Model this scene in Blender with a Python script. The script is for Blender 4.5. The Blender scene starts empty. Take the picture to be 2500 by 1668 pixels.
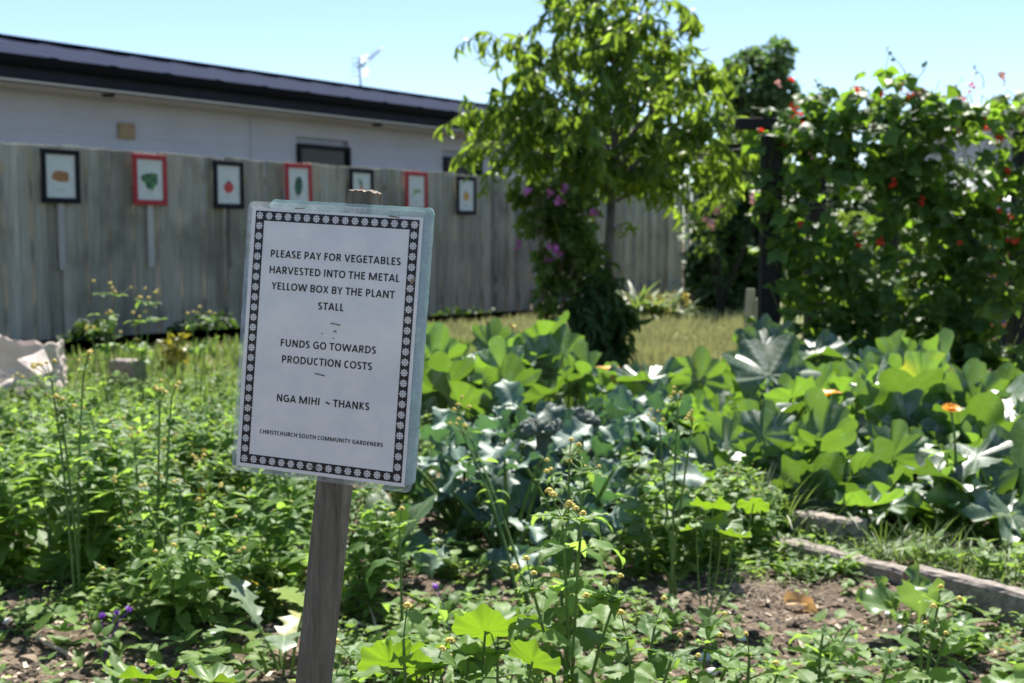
import bpy, math, random
import numpy as np
from mathutils import Vector, noise as mnoise

# ------------------------------------------------------------------ camera, sky, sun, exposure
S = bpy.context.scene
COL = S.collection
rad = math.radians
rng = random.Random(11)

CAM_Z, PITCH, FPX = 0.90, rad(4.73), 2950.0
cam_d = bpy.data.cameras.new('camera')
cam = bpy.data.objects.new('camera', cam_d)
COL.objects.link(cam)
cam.location = (0, 0, CAM_Z)
cam.rotation_euler = (rad(90) - PITCH, 0, 0)
cam_d.sensor_width = 36.0
cam_d.lens = FPX / 2500 * 36.0
cam_d.clip_start, cam_d.clip_end = 0.05, 2000
cam_d.dof.use_dof = True
cam_d.dof.focus_distance = 1.40
cam_d.dof.aperture_fstop = 8.0
cam_d.dof.aperture_blades = 7
S.camera = cam

SUN_AZ, SUN_EL = rad(9), rad(56)
world = bpy.data.worlds.new('World')
S.world = world
world.use_nodes = True
wn = world.node_tree
bg = wn.nodes['Background']
sky = wn.nodes.new('ShaderNodeTexSky')
sky.sky_type = 'NISHITA'
sky.sun_disc = False
sky.sun_elevation, sky.sun_rotation = SUN_EL, SUN_AZ
sky.altitude, sky.air_density, sky.dust_density, sky.ozone_density = 10, 0.85, 0.03, 1.4
wn.links.new(sky.outputs[0], bg.inputs[0])
bg.inputs[1].default_value = 0.071
sun_d = bpy.data.lights.new('sun', 'SUN')
sun = bpy.data.objects.new('sun', sun_d)
COL.objects.link(sun)
sun_d.energy, sun_d.angle, sun_d.color = 4.9, rad(0.53), (1.0, 0.955, 0.88)
sdir = Vector((math.sin(SUN_AZ) * math.cos(SUN_EL), math.cos(SUN_AZ) * math.cos(SUN_EL), math.sin(SUN_EL)))
sun.rotation_euler = sdir.to_track_quat('Z', 'Y').to_euler()
sun.location = sdir * 30
S.view_settings.view_transform = 'Standard'
S.view_settings.look = 'None'
S.view_settings.gamma = 1
S.view_settings.exposure = 1.36
S.render.engine = 'CYCLES'
S.cycles.max_bounces = 8
S.cycles.transparent_max_bounces = 12
S.cycles.sample_clamp_indirect = 6
S.cycles.use_denoising = True

# ------------------------------------------------------------------ where things stand: photo measurements to ground points
CP, SP = math.cos(PITCH), math.sin(PITCH)


def ray(px, py):
    u, v = (px - 1250) / FPX, (834 - py) / FPX
    return np.array([u, CP + v * SP, v * CP - SP])


def G(px, py, z=0.0):
    r = ray(px, py)
    return r * ((z - CAM_Z) / r[2]) + np.array([0, 0, CAM_Z])


def P(px, py, Y):
    r = ray(px, py)
    return r * (Y / r[1]) + np.array([0, 0, CAM_Z])


def B(px, Y):                                   # ground point in column px at distance Y
    p = P(px, 700, Y)
    return np.array([p[0], Y, 0.0])


# fence and house run parallel: direction and normal on the ground
TH = math.atan((3505 - 1250) / FPX)
FD = np.array([math.sin(TH), math.cos(TH), 0])
FN = np.array([-math.cos(TH), math.sin(TH), 0])  # away from the camera
FO = 10.94                                       # distance of fence plane


def on_plane(px, py, D):
    """the point seen at a pixel on the vertical plane D metres behind the fence: (s along, z)"""
    r = ray(px, py)
    t = (FO + D) / float(r @ FN)
    p = r * t + np.array([0, 0, CAM_Z])
    return float(p @ FD), float(p[2])


def FP(s, D, z):
    return FD * s + FN * (FO + D) + np.array([0, 0, z])


# ------------------------------------------------------------------ object helpers
def tag(o, label=None, cat=None, group=None, kind=None):
    if label: o['label'] = label
    if cat: o['category'] = cat
    if group: o['group'] = group
    if kind: o['kind'] = kind
    return o


def thing(name, label, cat, loc=(0, 0, 0), rz=0.0, group=None):
    o = bpy.data.objects.new(name, None)
    COL.objects.link(o)
    o.empty_display_size = 0.1
    o.location = loc
    o.rotation_euler = (0, 0, rz)
    return tag(o, label, cat, group)


def dup(root, loc, rz, scale=1.0, label=None, group=None, tilt=(0, 0)):
    r = root.copy()
    COL.objects.link(r)
    r.location = loc
    r.rotation_euler = (tilt[0], tilt[1], rz)
    r.scale = (scale,) * 3
    if label: r['label'] = label
    if group: r['group'] = group
    for ch in KIDS.get(root.name, []):
        c = ch.copy()
        COL.objects.link(c)
        c.parent = r
        KIDS.setdefault(r.name, []).append(c)
    return r


KIDS = {}


class MB:
    """collects shapes and links them as ONE mesh object"""
    def __init__(self):
        self.v, self.f, self.uv, self.t, self.m, self.n = [], [], [], [], [], 0

    def add(self, T, M=None, tint=0.5, mat=0):
        V, Fs, UV = T
        V = np.asarray(V, float)
        if M is not None:
            V = V @ M[:3, :3].T + M[:3, 3]
        self.v.append(V)
        for f in Fs:
            f = np.asarray(f)
            self.f.append(f + self.n)
            self.m.append(np.full(len(f), mat))
        self.uv.append(np.zeros((len(V), 2)) if UV is None else np.asarray(UV, float))
        self.t.append(np.full(len(V), tint) if np.isscalar(tint) else np.asarray(tint, float))
        self.n += len(V)

    def poly(self, pts, tint=0.5, mat=0):
        self.add((pts, [np.array([list(range(len(pts)))])], None), None, tint, mat)

    def box(self, c, s, R=None, tint=0.5, mat=0):
        x, y, z = np.array(s) / 2
        V = np.array([[-x, -y, -z], [x, -y, -z], [x, y, -z], [-x, y, -z], [-x, -y, z], [x, -y, z], [x, y, z], [-x, y, z]])
        if R is not None: V = V @ np.asarray(R).T
        self.add((V + np.asarray(c, float), [BOXF], None), None, tint, mat)

    def tube(self, pts, r0, r1, n=5, tint=0.5, mat=0, cap=True):
        pts = np.asarray(pts, float)
        k = len(pts)
        d = np.gradient(pts, axis=0)
        d /= np.linalg.norm(d, axis=1)[:, None] + 1e-9
        a = np.array([0, 0, 1.0]) if abs(d[0][2]) < 0.9 else np.array([1.0, 0, 0])
        V, rr = [], np.linspace(r0, r1, k) if np.isscalar(r0) and np.isscalar(r1) else np.asarray(r0)
        for i in range(k):
            x = np.cross(a, d[i]); x /= np.linalg.norm(x) + 1e-9
            y = np.cross(d[i], x); a = np.cross(d[i], x) if False else a
            for j in range(n):
                th = 2 * math.pi * j / n
                V.append(pts[i] + rr[i] * (math.cos(th) * x + math.sin(th) * y))
        Fq = [[i * n + j, i * n + (j + 1) % n, (i + 1) * n + (j + 1) % n, (i + 1) * n + j] for i in range(k - 1) for j in range(n)]
        fs = [np.array(Fq)]
        if cap:
            fs += [np.array([list(range(n))[::-1]]), np.array([list(range((k - 1) * n, k * n))])]
        uv = np.array([[j / n, i / max(1, k - 1)] for i in range(k) for j in range(n)])
        self.add((V, fs, uv), None, tint, mat)

    def build(self, name, mats, parent=None, smooth=True, loc=None):
        me = bpy.data.meshes.new(name)
        V = np.concatenate(self.v)
        if loc is not None: V = V - np.asarray(loc)
        loops = np.concatenate([f.ravel() for f in self.f])
        tot = np.concatenate([np.full(len(f), f.shape[1]) for f in self.f])
        start = np.concatenate([[0], np.cumsum(tot)[:-1]])
        me.vertices.add(len(V)); me.vertices.foreach_set('co', V.ravel())
        me.loops.add(len(loops)); me.loops.foreach_set('vertex_index', loops)
        me.polygons.add(len(tot)); me.polygons.foreach_set('loop_start', start); me.polygons.foreach_set('loop_total', tot)
        me.polygons.foreach_set('material_index', np.concatenate(self.m))
        me.update(calc_edges=True)
        me.polygons.foreach_set('use_smooth', np.full(len(tot), smooth))
        uvl = me.uv_layers.new(name='UVMap')
        uvl.data.foreach_set('uv', np.concatenate(self.uv)[loops].ravel())
        at = me.attributes.new('tint', 'FLOAT', 'POINT')
        at.data.foreach_set('value', np.concatenate(self.t))
        for m in (mats if isinstance(mats, (list, tuple)) else [mats]): me.materials.append(m)
        me.validate()
        o = bpy.data.objects.new(name, me)
        COL.objects.link(o)
        if parent is not None:
            o.parent = parent
            KIDS.setdefault(parent.name, []).append(o)
        elif loc is not None:
            o.location = loc
        return o


BOXF = np.array([[0, 3, 2, 1], [4, 5, 6, 7], [0, 1, 5, 4], [1, 2, 6, 5], [2, 3, 7, 6], [3, 0, 4, 7]])


def bevel(o, w, seg=2):
    m = o.modifiers.new('bevel', 'BEVEL')
    m.width, m.segments, m.limit_method = w, seg, 'ANGLE'
    return o


def unit(v):
    v = np.asarray(v, float)
    return v / (np.linalg.norm(v) + 1e-12)


def frame(pos, d, upv=(0, 0, 1), s=1.0, sx=1.0):
    """4x4: leaf axis along d, face towards upv"""
    y = unit(d)
    z = np.asarray(upv, float) - y * float(np.dot(upv, y))
    if np.linalg.norm(z) < 1e-3: z = np.array([1.0, 0, 0]) - y * y[0]
    z = unit(z)
    x = np.cross(y, z)
    M = np.eye(4)
    M[:3, 0], M[:3, 1], M[:3, 2], M[:3, 3] = x * s * sx, y * s, z * s, pos
    return M


def bez(a, b, c, n):
    t = np.linspace(0, 1, n)[:, None]
    return (1 - t) ** 2 * np.asarray(a) + 2 * t * (1 - t) * np.asarray(b) + t * t * np.asarray(c)


def rv(s=1.0):
    return np.array([rng.gauss(0, s), rng.gauss(0, s), rng.gauss(0, s)])


# ------------------------------------------------------------------ leaf shapes
def grid_leaf(prof, W, nu=4, nv=7, fold=0.25, droop=0.7, wave=0.0, serr=0.0, teeth=9, curl=0.0, seed=0):
    r = random.Random(seed)
    V, UV = [], []
    ang, y, z = 0.15, 0.0, 0.0
    ph = r.random() * 6
    for j in range(nv + 1):
        t = j / nv
        w = W * prof(t)
        for i in range(nu + 1):
            s = -1 + 2 * i / nu
            ww = w
            if abs(s) > 0.99 and serr: ww = w * (1 + serr * (1 if j % 2 else -1))
            x = s * ww
            zz = fold * abs(x) - curl * x * x / max(W, 1e-3)
            zz += wave * W * math.sin(teeth * t + ph + (1.7 if s > 0 else 0)) * s * s
            V.append([x, y - zz * math.sin(ang), z + zz * math.cos(ang)])
            UV.append([s, t])
        ang -= droop / nv
        y += math.cos(ang) / nv
        z += math.sin(ang) / nv
    k = nu + 1
    Fq = [[j * k + i, j * k + i + 1, (j + 1) * k + i + 1, (j + 1) * k + i] for j in range(nv) for i in range(nu)]
    return (np.array(V), [np.array(Fq)], np.array(UV))


def ovate(t): return (math.sin(math.pi * min(1, t) ** 0.62) ** 0.9) * (1 - 0.15 * t) if 0 < t < 1 else 0.02
def lance(t): return math.sin(math.pi * t ** 0.8) ** 0.8 if 0 < t < 1 else 0.03
def beanp(t): return (math.sin(math.pi * t ** 0.55) if 0 < t < 1 else 0.02)
def strap(t): return (0.55 + 0.45 * math.sin(math.pi * min(1, t * 1.3))) * (1 if t < 0.75 else max(0.02, (1 - t) / 0.25) ** 0.7)
def cabb(t): return (0.16 if t < 0.22 else 0.16 + 0.84 * math.sin(math.pi * ((t - 0.22) / 0.78) ** 0.75) ** 0.7) if t < 1 else 0.1
def spoon(t): return (0.3 + 0.7 * math.sin(math.pi * t ** 1.3) ** 0.9) if t < 1 else 0.15


def brocp(t): return (0.13 + 0.10 * (1 if 0.12 < t < 0.20 else 0) if t < 0.24 else (0.13 + 0.87 * math.sin(math.pi * ((t - 0.24) / 0.76) ** 0.75) ** 0.65) * (0.86 + 0.14 * math.cos(t * 38))) if t < 1 else 0.12


def lobed(t):                                   # pinnate lobes
    return (0.15 + 0.85 * math.sin(math.pi * t ** 0.9) ** 0.7) * (0.72 + 0.28 * math.cos(t * 30)) if 0 < t < 1 else 0.03


def fan_leaf(rfun, veins, nring=5, nang=44, cup=0.25, wave=0.08, gap=0.06, ridge=0.03, seed=0, nw=7, off=0.0):
    r = random.Random(seed)
    V, UV = [], []
    p1, p2 = r.random() * 6, r.random() * 6
    a0, a1 = -math.pi + gap, math.pi - gap
    for j in range(nring + 1):
        q = j / nring
        for i in range(nang + 1):
            a = a0 + (a1 - a0) * i / nang
            R = rfun(a) * q
            dv = min(abs(((a - v + math.pi) % (2 * math.pi)) - math.pi) for v in veins)
            z = cup * q * q + wave * q * q * (math.sin(nw * a + p1) + 0.6 * math.sin((nw * 2 + 1) * a + p2))
            z -= ridge * math.cos(min(dv, 0.5) * math.pi / 0.5) * q
            V.append([R * math.sin(a), R * math.cos(a) + off, z])
            UV.append([min(1, dv * q * 1.9 + 0.02 * (1 - q)), q])
    k = nang + 1
    Fq = [[j * k + i, (j + 1) * k + i, (j + 1) * k + i + 1, j * k + i + 1] for j in range(nring) for i in range(nang)]
    return (np.array(V), [np.array(Fq)], np.array(UV))


SQV = (0, 0.82, -0.82, 1.65, -1.65, 2.45, -2.45)


def sq_r(a, seed=0):
    dv = lambda v: abs(((a - v + math.pi) % (2 * math.pi)) - math.pi)
    lob = max(h_ * max(0, 1 - dv(v) / .44) ** .95 for v, h_ in ((0, 1.0), (0.88, 0.9), (-0.86, 0.82), (1.75, 0.72), (-1.70, 0.8), (2.55, 0.5), (-2.55, 0.45)))
    teeth = 1 - .10 * abs(((a * 17 / math.pi + .3 * math.sin(a * 5 + seed)) % 2) - 1) + .06 * mnoise.noise(Vector((math.cos(a) * 2.2, math.sin(a) * 2.2, seed * 5.1 + 1)))
    return (0.36 + 0.05 * math.cos(a) + 0.18 * lob) * teeth


def round_r(a): return 0.5 * (1 + 0.045 * math.cos(9 * a) + 0.03 * math.sin(4 * a + 1))


SQUASH = [fan_leaf(lambda a, s=s: sq_r(a, s), SQV, 6, 120, c, w, 0.10, rg, s, nw) for s, (c, w, rg, nw) in enumerate(((0.11, 0.05, .016, 5), (0.03, 0.07, .014, 4), (0.17, 0.05, .018, 6), (-0.12, 0.06, .014, 5), (0.0, .08, .014, 3)))]
NAST = [fan_leaf(round_r, [i * 0.698 for i in range(-4, 5)], 7, 72, c, 0.06, 0.0, 0.006, s, 5) for s, c in enumerate((0.10, -0.06, 0.16))]
WEED = [grid_leaf(ovate, 0.30, 4, 10, 0.35, d, 0.05, 0.10, 9, 0.2, s) for s, d in enumerate((0.5, 1.0, 1.5, 0.2))]
WEEDHI = [grid_leaf(ovate, 0.29, 6, 20, 0.38, d, 0.09, 0.07, 16, 0.25, s) for s, d in enumerate((0.6, 1.1, 1.7, 0.25))]
PEACH = [grid_leaf(lance, 0.125, 2, 6, 0.5, d, 0, 0, 9, 0, s) for s, d in enumerate((0.7, 1.3, 1.9))]
BEAN = [grid_leaf(beanp, 0.42, 4, 6, 0.2, d, 0.06, 0, 6, 0.1, s) for s, d in enumerate((0.4, 0.9, 1.3))]
BROC = [grid_leaf(brocp, 0.33, 8, 24, 0.25, d, 0.30, 0.10, 11, 0.1, s) for s, d in enumerate((0.8, 1.4, 0.4, 1.9, -0.4))]
LETT = [grid_leaf(cabb, 0.34, 8, 14, 0.30, d, 0.30, 0.12, 15, 0.0, s) for s, d in enumerate((0.5, 0.9, -0.3))]
SMALL = [grid_leaf(ovate, 0.33, 2, 4, 0.3, d, 0, 0, 9, 0, s) for s, d in enumerate((0.6, 1.1))]
STRAP = [grid_leaf(strap, 0.045, 2, 9, 0.3, d, 0, 0, 9, 0, s) for s, d in enumerate((0.8, 1.6, 2.2))]
CHARD = [grid_leaf(cabb, 0.19, 6, 12, 0.25, d, 0.18, 0.05, 12, 0.1, s) for s, d in enumerate((0.3, 0.7))]
THIS = [grid_leaf(lobed, 0.24, 4, 22, 0.2, d, 0.10, 0.1, 12, 0.1, s) for s, d in enumerate((0.5, 1.1))]


def ico(sub=1):
    t = (1 + 5 ** .5) / 2
    V = [(-1, t, 0), (1, t, 0), (-1, -t, 0), (1, -t, 0), (0, -1, t), (0, 1, t), (0, -1, -t), (0, 1, -t), (t, 0, -1), (t, 0, 1), (-t, 0, -1), (-t, 0, 1)]
    Fc = [(0, 11, 5), (0, 5, 1), (0, 1, 7), (0, 7, 10), (0, 10, 11), (1, 5, 9), (5, 11, 4), (11, 10, 2), (10, 7, 6), (7, 1, 8), (3, 9, 4), (3, 4, 2), (3, 2, 6), (3, 6, 8), (3, 8, 9), (4, 9, 5), (2, 4, 11), (6, 2, 10), (8, 6, 7), (9, 8, 1)]
    V = [unit(v) for v in V]
    for _ in range(sub):
        mid, nf = {}, []
        def m(a, b):
            k = (min(a, b), max(a, b))
            if k not in mid:
                mid[k] = len(V); V.append(unit(V[a] + V[b]))
            return mid[k]
        for a, b, c in Fc:
            ab, bc, ca = m(a, b), m(b, c), m(c, a)
            nf += [(a, ab, ca), (b, bc, ab), (c, ca, bc), (ab, bc, ca)]
        Fc = nf
    return (np.array(V), [np.array(Fc)], None)


ICO0, ICO1, ICO2 = ico(0), ico(1), ico(2)


def lump(seed, sub=1, amp=0.25, fr=1.3):
    V, Fs, _ = (ICO0, ICO1, ICO2)[sub]
    W = np.array([v * (1 + amp * mnoise.noise(Vector(v * fr) + Vector((seed * 7.3, seed * 1.7, 3.1)))) for v in V])
    return (W, Fs, None)


def SM(pos, s, rz=0.0):
    M = np.eye(4)
    s = (s, s, s) if np.isscalar(s) else s
    c, k = math.cos(rz), math.sin(rz)
    M[:3, :3] = np.array([[c, -k, 0], [k, c, 0], [0, 0, 1]]) @ np.diag(s)
    M[:3, 3] = pos
    return M


def disc(n=10, petals=0):
    V = [[0, 0, 0.12]] + [[math.cos(2 * math.pi * i / n) * (1 if not petals or i % 2 == 0 else 0.6), math.sin(2 * math.pi * i / n) * (1 if not petals or i % 2 == 0 else 0.6), 0] for i in range(n)]
    return (np.array(V), [np.array([[0, 1 + i, 1 + (i + 1) % n] for i in range(n)])], None)


# ------------------------------------------------------------------ materials
def new_mat(name):
    m = bpy.data.materials.new(name)
    m.use_nodes = True
    nt = m.node_tree
    p = nt.nodes['Principled BSDF']
    return m, nt, p


def nd(nt, typ, **kw):
    n = nt.nodes.new(typ)
    for k, v in kw.items():
        if k.startswith('i_'):
            n.inputs[int(k[2:]) if k[2:].isdigit() else k[2:].replace('_', ' ')].default_value = v
        else:
            setattr(n, k, v)
    return n


def ramp(nt, stops):
    r = nt.nodes.new('ShaderNodeValToRGB')
    el = r.color_ramp.elements
    while len(el) < len(stops): el.new(0.5)
    for e, (p, c) in zip(el, stops):
        e.position = p
        e.color = (*c, 1)
    return r


def mth(nt, op, a, b=None, c=None):
    n = nt.nodes.new('ShaderNodeMath')
    n.operation = op
    for i, x in enumerate((a, b, c)):
        if x is None: continue
        if isinstance(x, (int, float)): n.inputs[i].default_value = x
        else: nt.links.new(x, n.inputs[i])
    return n.outputs[0]


def leaf_mat(name, dark, light, trans, rough=0.42, mixf=0.42, veins=8.0, slope=2.2, vein_col=None, yellow=(0.55, 0.45, 0.04), bump=0.25, spec=0.5, mottled=None):
    m, nt, p = new_mat(name)
    L = nt.links.new
    at = nd(nt, 'ShaderNodeAttribute', attribute_name='tint')
    oi = nd(nt, 'ShaderNodeObjectInfo')
    geo = nd(nt, 'ShaderNodeNewGeometry')
    no = nd(nt, 'ShaderNodeTexNoise', i_Scale=9.0, i_Detail=3.0)
    tc = nd(nt, 'ShaderNodeTexCoord')
    L(tc.outputs['Object'], no.inputs['Vector'])
    f = mth(nt, 'ADD', at.outputs['Fac'], mth(nt, 'MULTIPLY', mth(nt, 'SUBTRACT', no.outputs['Fac'], 0.5), 0.35))
    f = mth(nt, 'ADD', f, mth(nt, 'MULTIPLY', mth(nt, 'SUBTRACT', oi.outputs['Random'], 0.5), 0.25))
    cr = ramp(nt, [(0.0, dark), (0.85, light), (1.15 / 1.3, light), (1.0, yellow)])
    cr.color_ramp.elements[1].position = 0.62
    cr.color_ramp.elements[2].position = 0.86
    tr = ramp(nt, [(0.0, [c * 0.45 for c in trans]), (0.62, trans), (0.86, [min(1, c * 1.1) for c in trans]), (1.0, (0.8, 0.6, 0.04))])
    fs = mth(nt, 'MULTIPLY', f, 0.77)
    L(fs, cr.inputs[0]); L(fs, tr.inputs[0])
    uv = nd(nt, 'ShaderNodeUVMap')
    sx = nd(nt, 'ShaderNodeSeparateXYZ')
    L(uv.outputs[0], sx.inputs[0])
    au = mth(nt, 'ABSOLUTE', sx.outputs[0])
    mid = mth(nt, 'SUBTRACT', 1.0, mth(nt, 'SMOOTH_MIN', mth(nt, 'DIVIDE', au, 0.10), 1.0, 0.1))
    fr = mth(nt, 'FRACT', mth(nt, 'SUBTRACT', mth(nt, 'MULTIPLY', sx.outputs[1], veins), mth(nt, 'MULTIPLY', au, slope)))
    tri = mth(nt, 'ABSOLUTE', mth(nt, 'SUBTRACT', fr, 0.5))          # 0 between veins .. .5 at vein
    side = mth(nt, 'MULTIPLY', mth(nt, 'GREATER_THAN', tri, 0.44), 0.6)
    vm = mth(nt, 'MAXIMUM', mid, side)
    vc = vein_col or tuple(min(1, c * 1.7 + 0.02) for c in light)
    mx = nd(nt, 'ShaderNodeMix', data_type='RGBA')
    L(mth(nt, 'MULTIPLY', vm, 0.75), mx.inputs[0]); L(cr.outputs[0], mx.inputs[6]); mx.inputs[7].default_value = (*vc, 1)
    col = mx.outputs[2]
    if mottled:
        n2 = nd(nt, 'ShaderNodeTexNoise', i_Scale=mottled[0], i_Detail=2.0)
        L(tc.outputs['Object'], n2.inputs['Vector'])
        m2 = nd(nt, 'ShaderNodeMix', data_type='RGBA')
        L(mth(nt, 'MULTIPLY', mth(nt, 'GREATER_THAN', n2.outputs['Fac'], 0.58), 0.55), m2.inputs[0]); L(col, m2.inputs[6]); m2.inputs[7].default_value = (*mottled[1], 1)
        col = m2.outputs[2]
    L(col, p.inputs['Base Color'])
    p.inputs['Roughness'].default_value = rough
    p.inputs['Specular IOR Level'].default_value = spec
    bp = nd(nt, 'ShaderNodeBump', i_Strength=bump * .6, i_Distance=0.002)
    L(mth(nt, 'MAXIMUM', mth(nt, 'MULTIPLY', tri, -1.2), mth(nt, 'MULTIPLY', mid, -1.0)), bp.inputs['Height'])
    L(bp.outputs[0], p.inputs['Normal'])
    tb = nd(nt, 'ShaderNodeBsdfTranslucent')
    tm = nd(nt, 'ShaderNodeMix', data_type='RGBA')
    L(mth(nt, 'MULTIPLY', vm, 0.55), tm.inputs[0]); L(tr.outputs[0], tm.inputs[6]); tm.inputs[7].default_value = (*[c * 0.55 for c in trans], 1)
    L(tm.outputs[2], tb.inputs[0])
    ms = nd(nt, 'ShaderNodeMixShader')
    ms.inputs[0].default_value = mixf
    L(p.outputs[0], ms.inputs[1]); L(tb.outputs[0], ms.inputs[2])
    L(ms.outputs[0], nt.nodes['Material Output'].inputs[0])
    return m


def plain(name, col, rough=0.6, var=0.0, scale=20.0, bump=0.0, metal=0.0, stretch=(1, 1, 1), col2=None, spec=0.5, trans=0.0, tintvar=0.0, detail=5.0, coat=0.0):
    m, nt, p = new_mat(name)
    L = nt.links.new
    p.inputs['Roughness'].default_value = rough
    p.inputs['Metallic'].default_value = metal
    p.inputs['Specular IOR Level'].default_value = spec
    p.inputs['Coat Weight'].default_value = coat
    p.inputs['Coat Roughness'].default_value = 0.08
    tc = nd(nt, 'ShaderNodeTexCoord')
    mp = nd(nt, 'ShaderNodeMapping')
    mp.inputs['Scale'].default_value = stretch
    L(tc.outputs['Object'], mp.inputs[0])
    no = nd(nt, 'ShaderNodeTexNoise', i_Scale=scale, i_Detail=detail, i_Roughness=0.6)
    L(mp.outputs[0], no.inputs['Vector'])
    c2 = col2 or tuple(c * (1 - var) for c in col)
    r = ramp(nt, [(0.32, c2), (0.68, tuple(min(1, c * (1 + var * 0.5)) for c in col))])
    f = no.outputs['Fac']
    if tintvar:
        at = nd(nt, 'ShaderNodeAttribute', attribute_name='tint')
        f = mth(nt, 'ADD', f, mth(nt, 'MULTIPLY', mth(nt, 'SUBTRACT', at.outputs['Fac'], 0.5), tintvar))
    L(f, r.inputs[0])
    L(r.outputs[0], p.inputs['Base Color'])
    if bump:
        b = nd(nt, 'ShaderNodeBump', i_Strength=bump, i_Distance=0.01)
        L(no.outputs['Fac'], b.inputs['Height'])
        L(b.outputs[0], p.inputs['Normal'])
    if trans:
        tb = nd(nt, 'ShaderNodeBsdfTranslucent')
        L(r.outputs[0], tb.inputs[0])
        ms = nd(nt, 'ShaderNodeMixShader')
        ms.inputs[0].default_value = trans
        L(p.outputs[0], ms.inputs[1]); L(tb.outputs[0], ms.inputs[2])
        L(ms.outputs[0], nt.nodes['Material Output'].inputs[0])
    return m


def wood_mat(name, cols, axis_scale, grain=60.0, rough=0.85, bump=0.5, knots=True, tintvar=0.5, stain=None):
    """weathered timber: cols dark..light along stretched noise, plus long streaks"""
    m, nt, p = new_mat(name)
    L = nt.links.new
    tc = nd(nt, 'ShaderNodeTexCoord')
    at = nd(nt, 'ShaderNodeAttribute', attribute_name='tint')
    mp = nd(nt, 'ShaderNodeMapping')
    mp.inputs['Scale'].default_value = axis_scale
    L(tc.outputs['Object'], mp.inputs[0])
    sh = nd(nt, 'ShaderNodeVectorMath', operation='ADD')
    cx = nd(nt, 'ShaderNodeCombineXYZ')
    L(mth(nt, 'MULTIPLY', at.outputs['Fac'], 37.0), cx.inputs[0]); L(mth(nt, 'MULTIPLY', at.outputs['Fac'], 11.0), cx.inputs[2])
    L(mp.outputs[0], sh.inputs[0]); L(cx.outputs[0], sh.inputs[1])
    fine = nd(nt, 'ShaderNodeTexNoise', i_Scale=grain, i_Detail=6.0, i_Roughness=0.7)
    broad = nd(nt, 'ShaderNodeTexNoise', i_Scale=grain * 0.12, i_Detail=3.0, i_Distortion=0.6)
    L(sh.outputs[0], fine.inputs['Vector']); L(sh.outputs[0], broad.inputs['Vector'])
    f = mth(nt, 'ADD', mth(nt, 'MULTIPLY', fine.outputs['Fac'], 0.55), mth(nt, 'MULTIPLY', broad.outputs['Fac'], 0.45))
    f = mth(nt, 'ADD', f, mth(nt, 'MULTIPLY', mth(nt, 'SUBTRACT', at.outputs['Fac'], 0.5), tintvar * 0.3))
    r = ramp(nt, [(0.30, cols[0]), (0.5, cols[1]), (0.70, cols[2])])
    L(f, r.inputs[0])
    col = r.outputs[0]
    if stain:
        n3 = nd(nt, 'ShaderNodeTexNoise', i_Scale=stain[0], i_Detail=4.0)
        L(tc.outputs['Object'], n3.inputs['Vector'])
        rs = ramp(nt, [(0.52, (0, 0, 0)), (0.72, (1, 1, 1))])
        L(n3.outputs['Fac'], rs.inputs[0])
        mx = nd(nt, 'ShaderNodeMix', data_type='RGBA')
        L(mth(nt, 'MULTIPLY', rs.outputs[0], stain[2]), mx.inputs[0]); L(col, mx.inputs[6]); mx.inputs[7].default_value = (*stain[1], 1)
        col = mx.outputs[2]
    L(col, p.inputs['Base Color'])
    p.inputs['Roughness'].default_value = rough
    b = nd(nt, 'ShaderNodeBump', i_Strength=bump, i_Distance=0.004)
    L(fine.outputs['Fac'], b.inputs['Height']); L(b.outputs[0], p.inputs['Normal'])
    return m


M_weed = leaf_mat('weed_leaf', (0.055, 0.125, 0.028), (0.145, 0.24, 0.065), (0.39, 0.62, 0.085), 0.50, 0.50, 7.0, 2.0, (0.15, 0.25, 0.07), bump=0.5, spec=0.3)
M_weedlow = leaf_mat('low_weed_leaf', (0.06, 0.13, 0.03), (0.16, 0.25, 0.07), (0.38, 0.60, 0.085), 0.52, 0.48, 5.0, 2.0, spec=0.28)
M_squash = leaf_mat('squash_leaf', (0.032, 0.078, 0.032), (0.095, 0.165, 0.075), (0.25, 0.46, 0.035), 0.42, 0.36, 7.0, 4.0, (0.22, 0.31, 0.17), bump=0.8, spec=1.0, mottled=(22.0, (0.27, 0.33, 0.28)))
M_broc = leaf_mat('broccoli_leaf', (0.05, 0.098, 0.07), (0.14, 0.215, 0.165), (0.14, 0.32, 0.07), 0.52, 0.20, 7.0, 2.4, (0.26, 0.34, 0.25), bump=0.5, spec=0.5)
M_nast = leaf_mat('nasturtium_leaf', (0.06, 0.14, 0.03), (0.12, 0.22, 0.05), (0.29, 0.50, 0.02), 0.5, 0.36, 5.0, 7.0, (0.30, 0.38, 0.14), bump=0.5, mottled=(60.0, (0.16, 0.22, 0.05)))
M_lett = leaf_mat('crinkled_leaf', (0.06, 0.14, 0.035), (0.14, 0.25, 0.07), (0.36, 0.58, 0.10), 0.4, 0.4, 9.0, 2.5, (0.34, 0.42, 0.22), bump=0.6)
M_chard = leaf_mat('chard_leaf', (0.03, 0.08, 0.018), (0.055, 0.12, 0.03), (0.12, 0.26, 0.03), 0.55, 0.28, 8.0, 2.5, (0.22, 0.30, 0.12), bump=0.5)
M_peach = leaf_mat('peach_leaf', (0.04, 0.10, 0.014), (0.095, 0.18, 0.03), (0.40, 0.60, 0.05), 0.42, 0.48, 9.0, 2.0, spec=0.5)
M_bean = leaf_mat('bean_leaf', (0.035, 0.085, 0.022), (0.08, 0.15, 0.035), (0.32, 0.56, 0.04), 0.5, 0.40, 5.0, 2.0, spec=0.28)
M_darkleaf = leaf_mat('dark_leaf', (0.022, 0.05, 0.018), (0.055, 0.105, 0.03), (0.15, 0.28, 0.03), 0.55, 0.22, 6.0, 2.0, spec=0.2)
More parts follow.
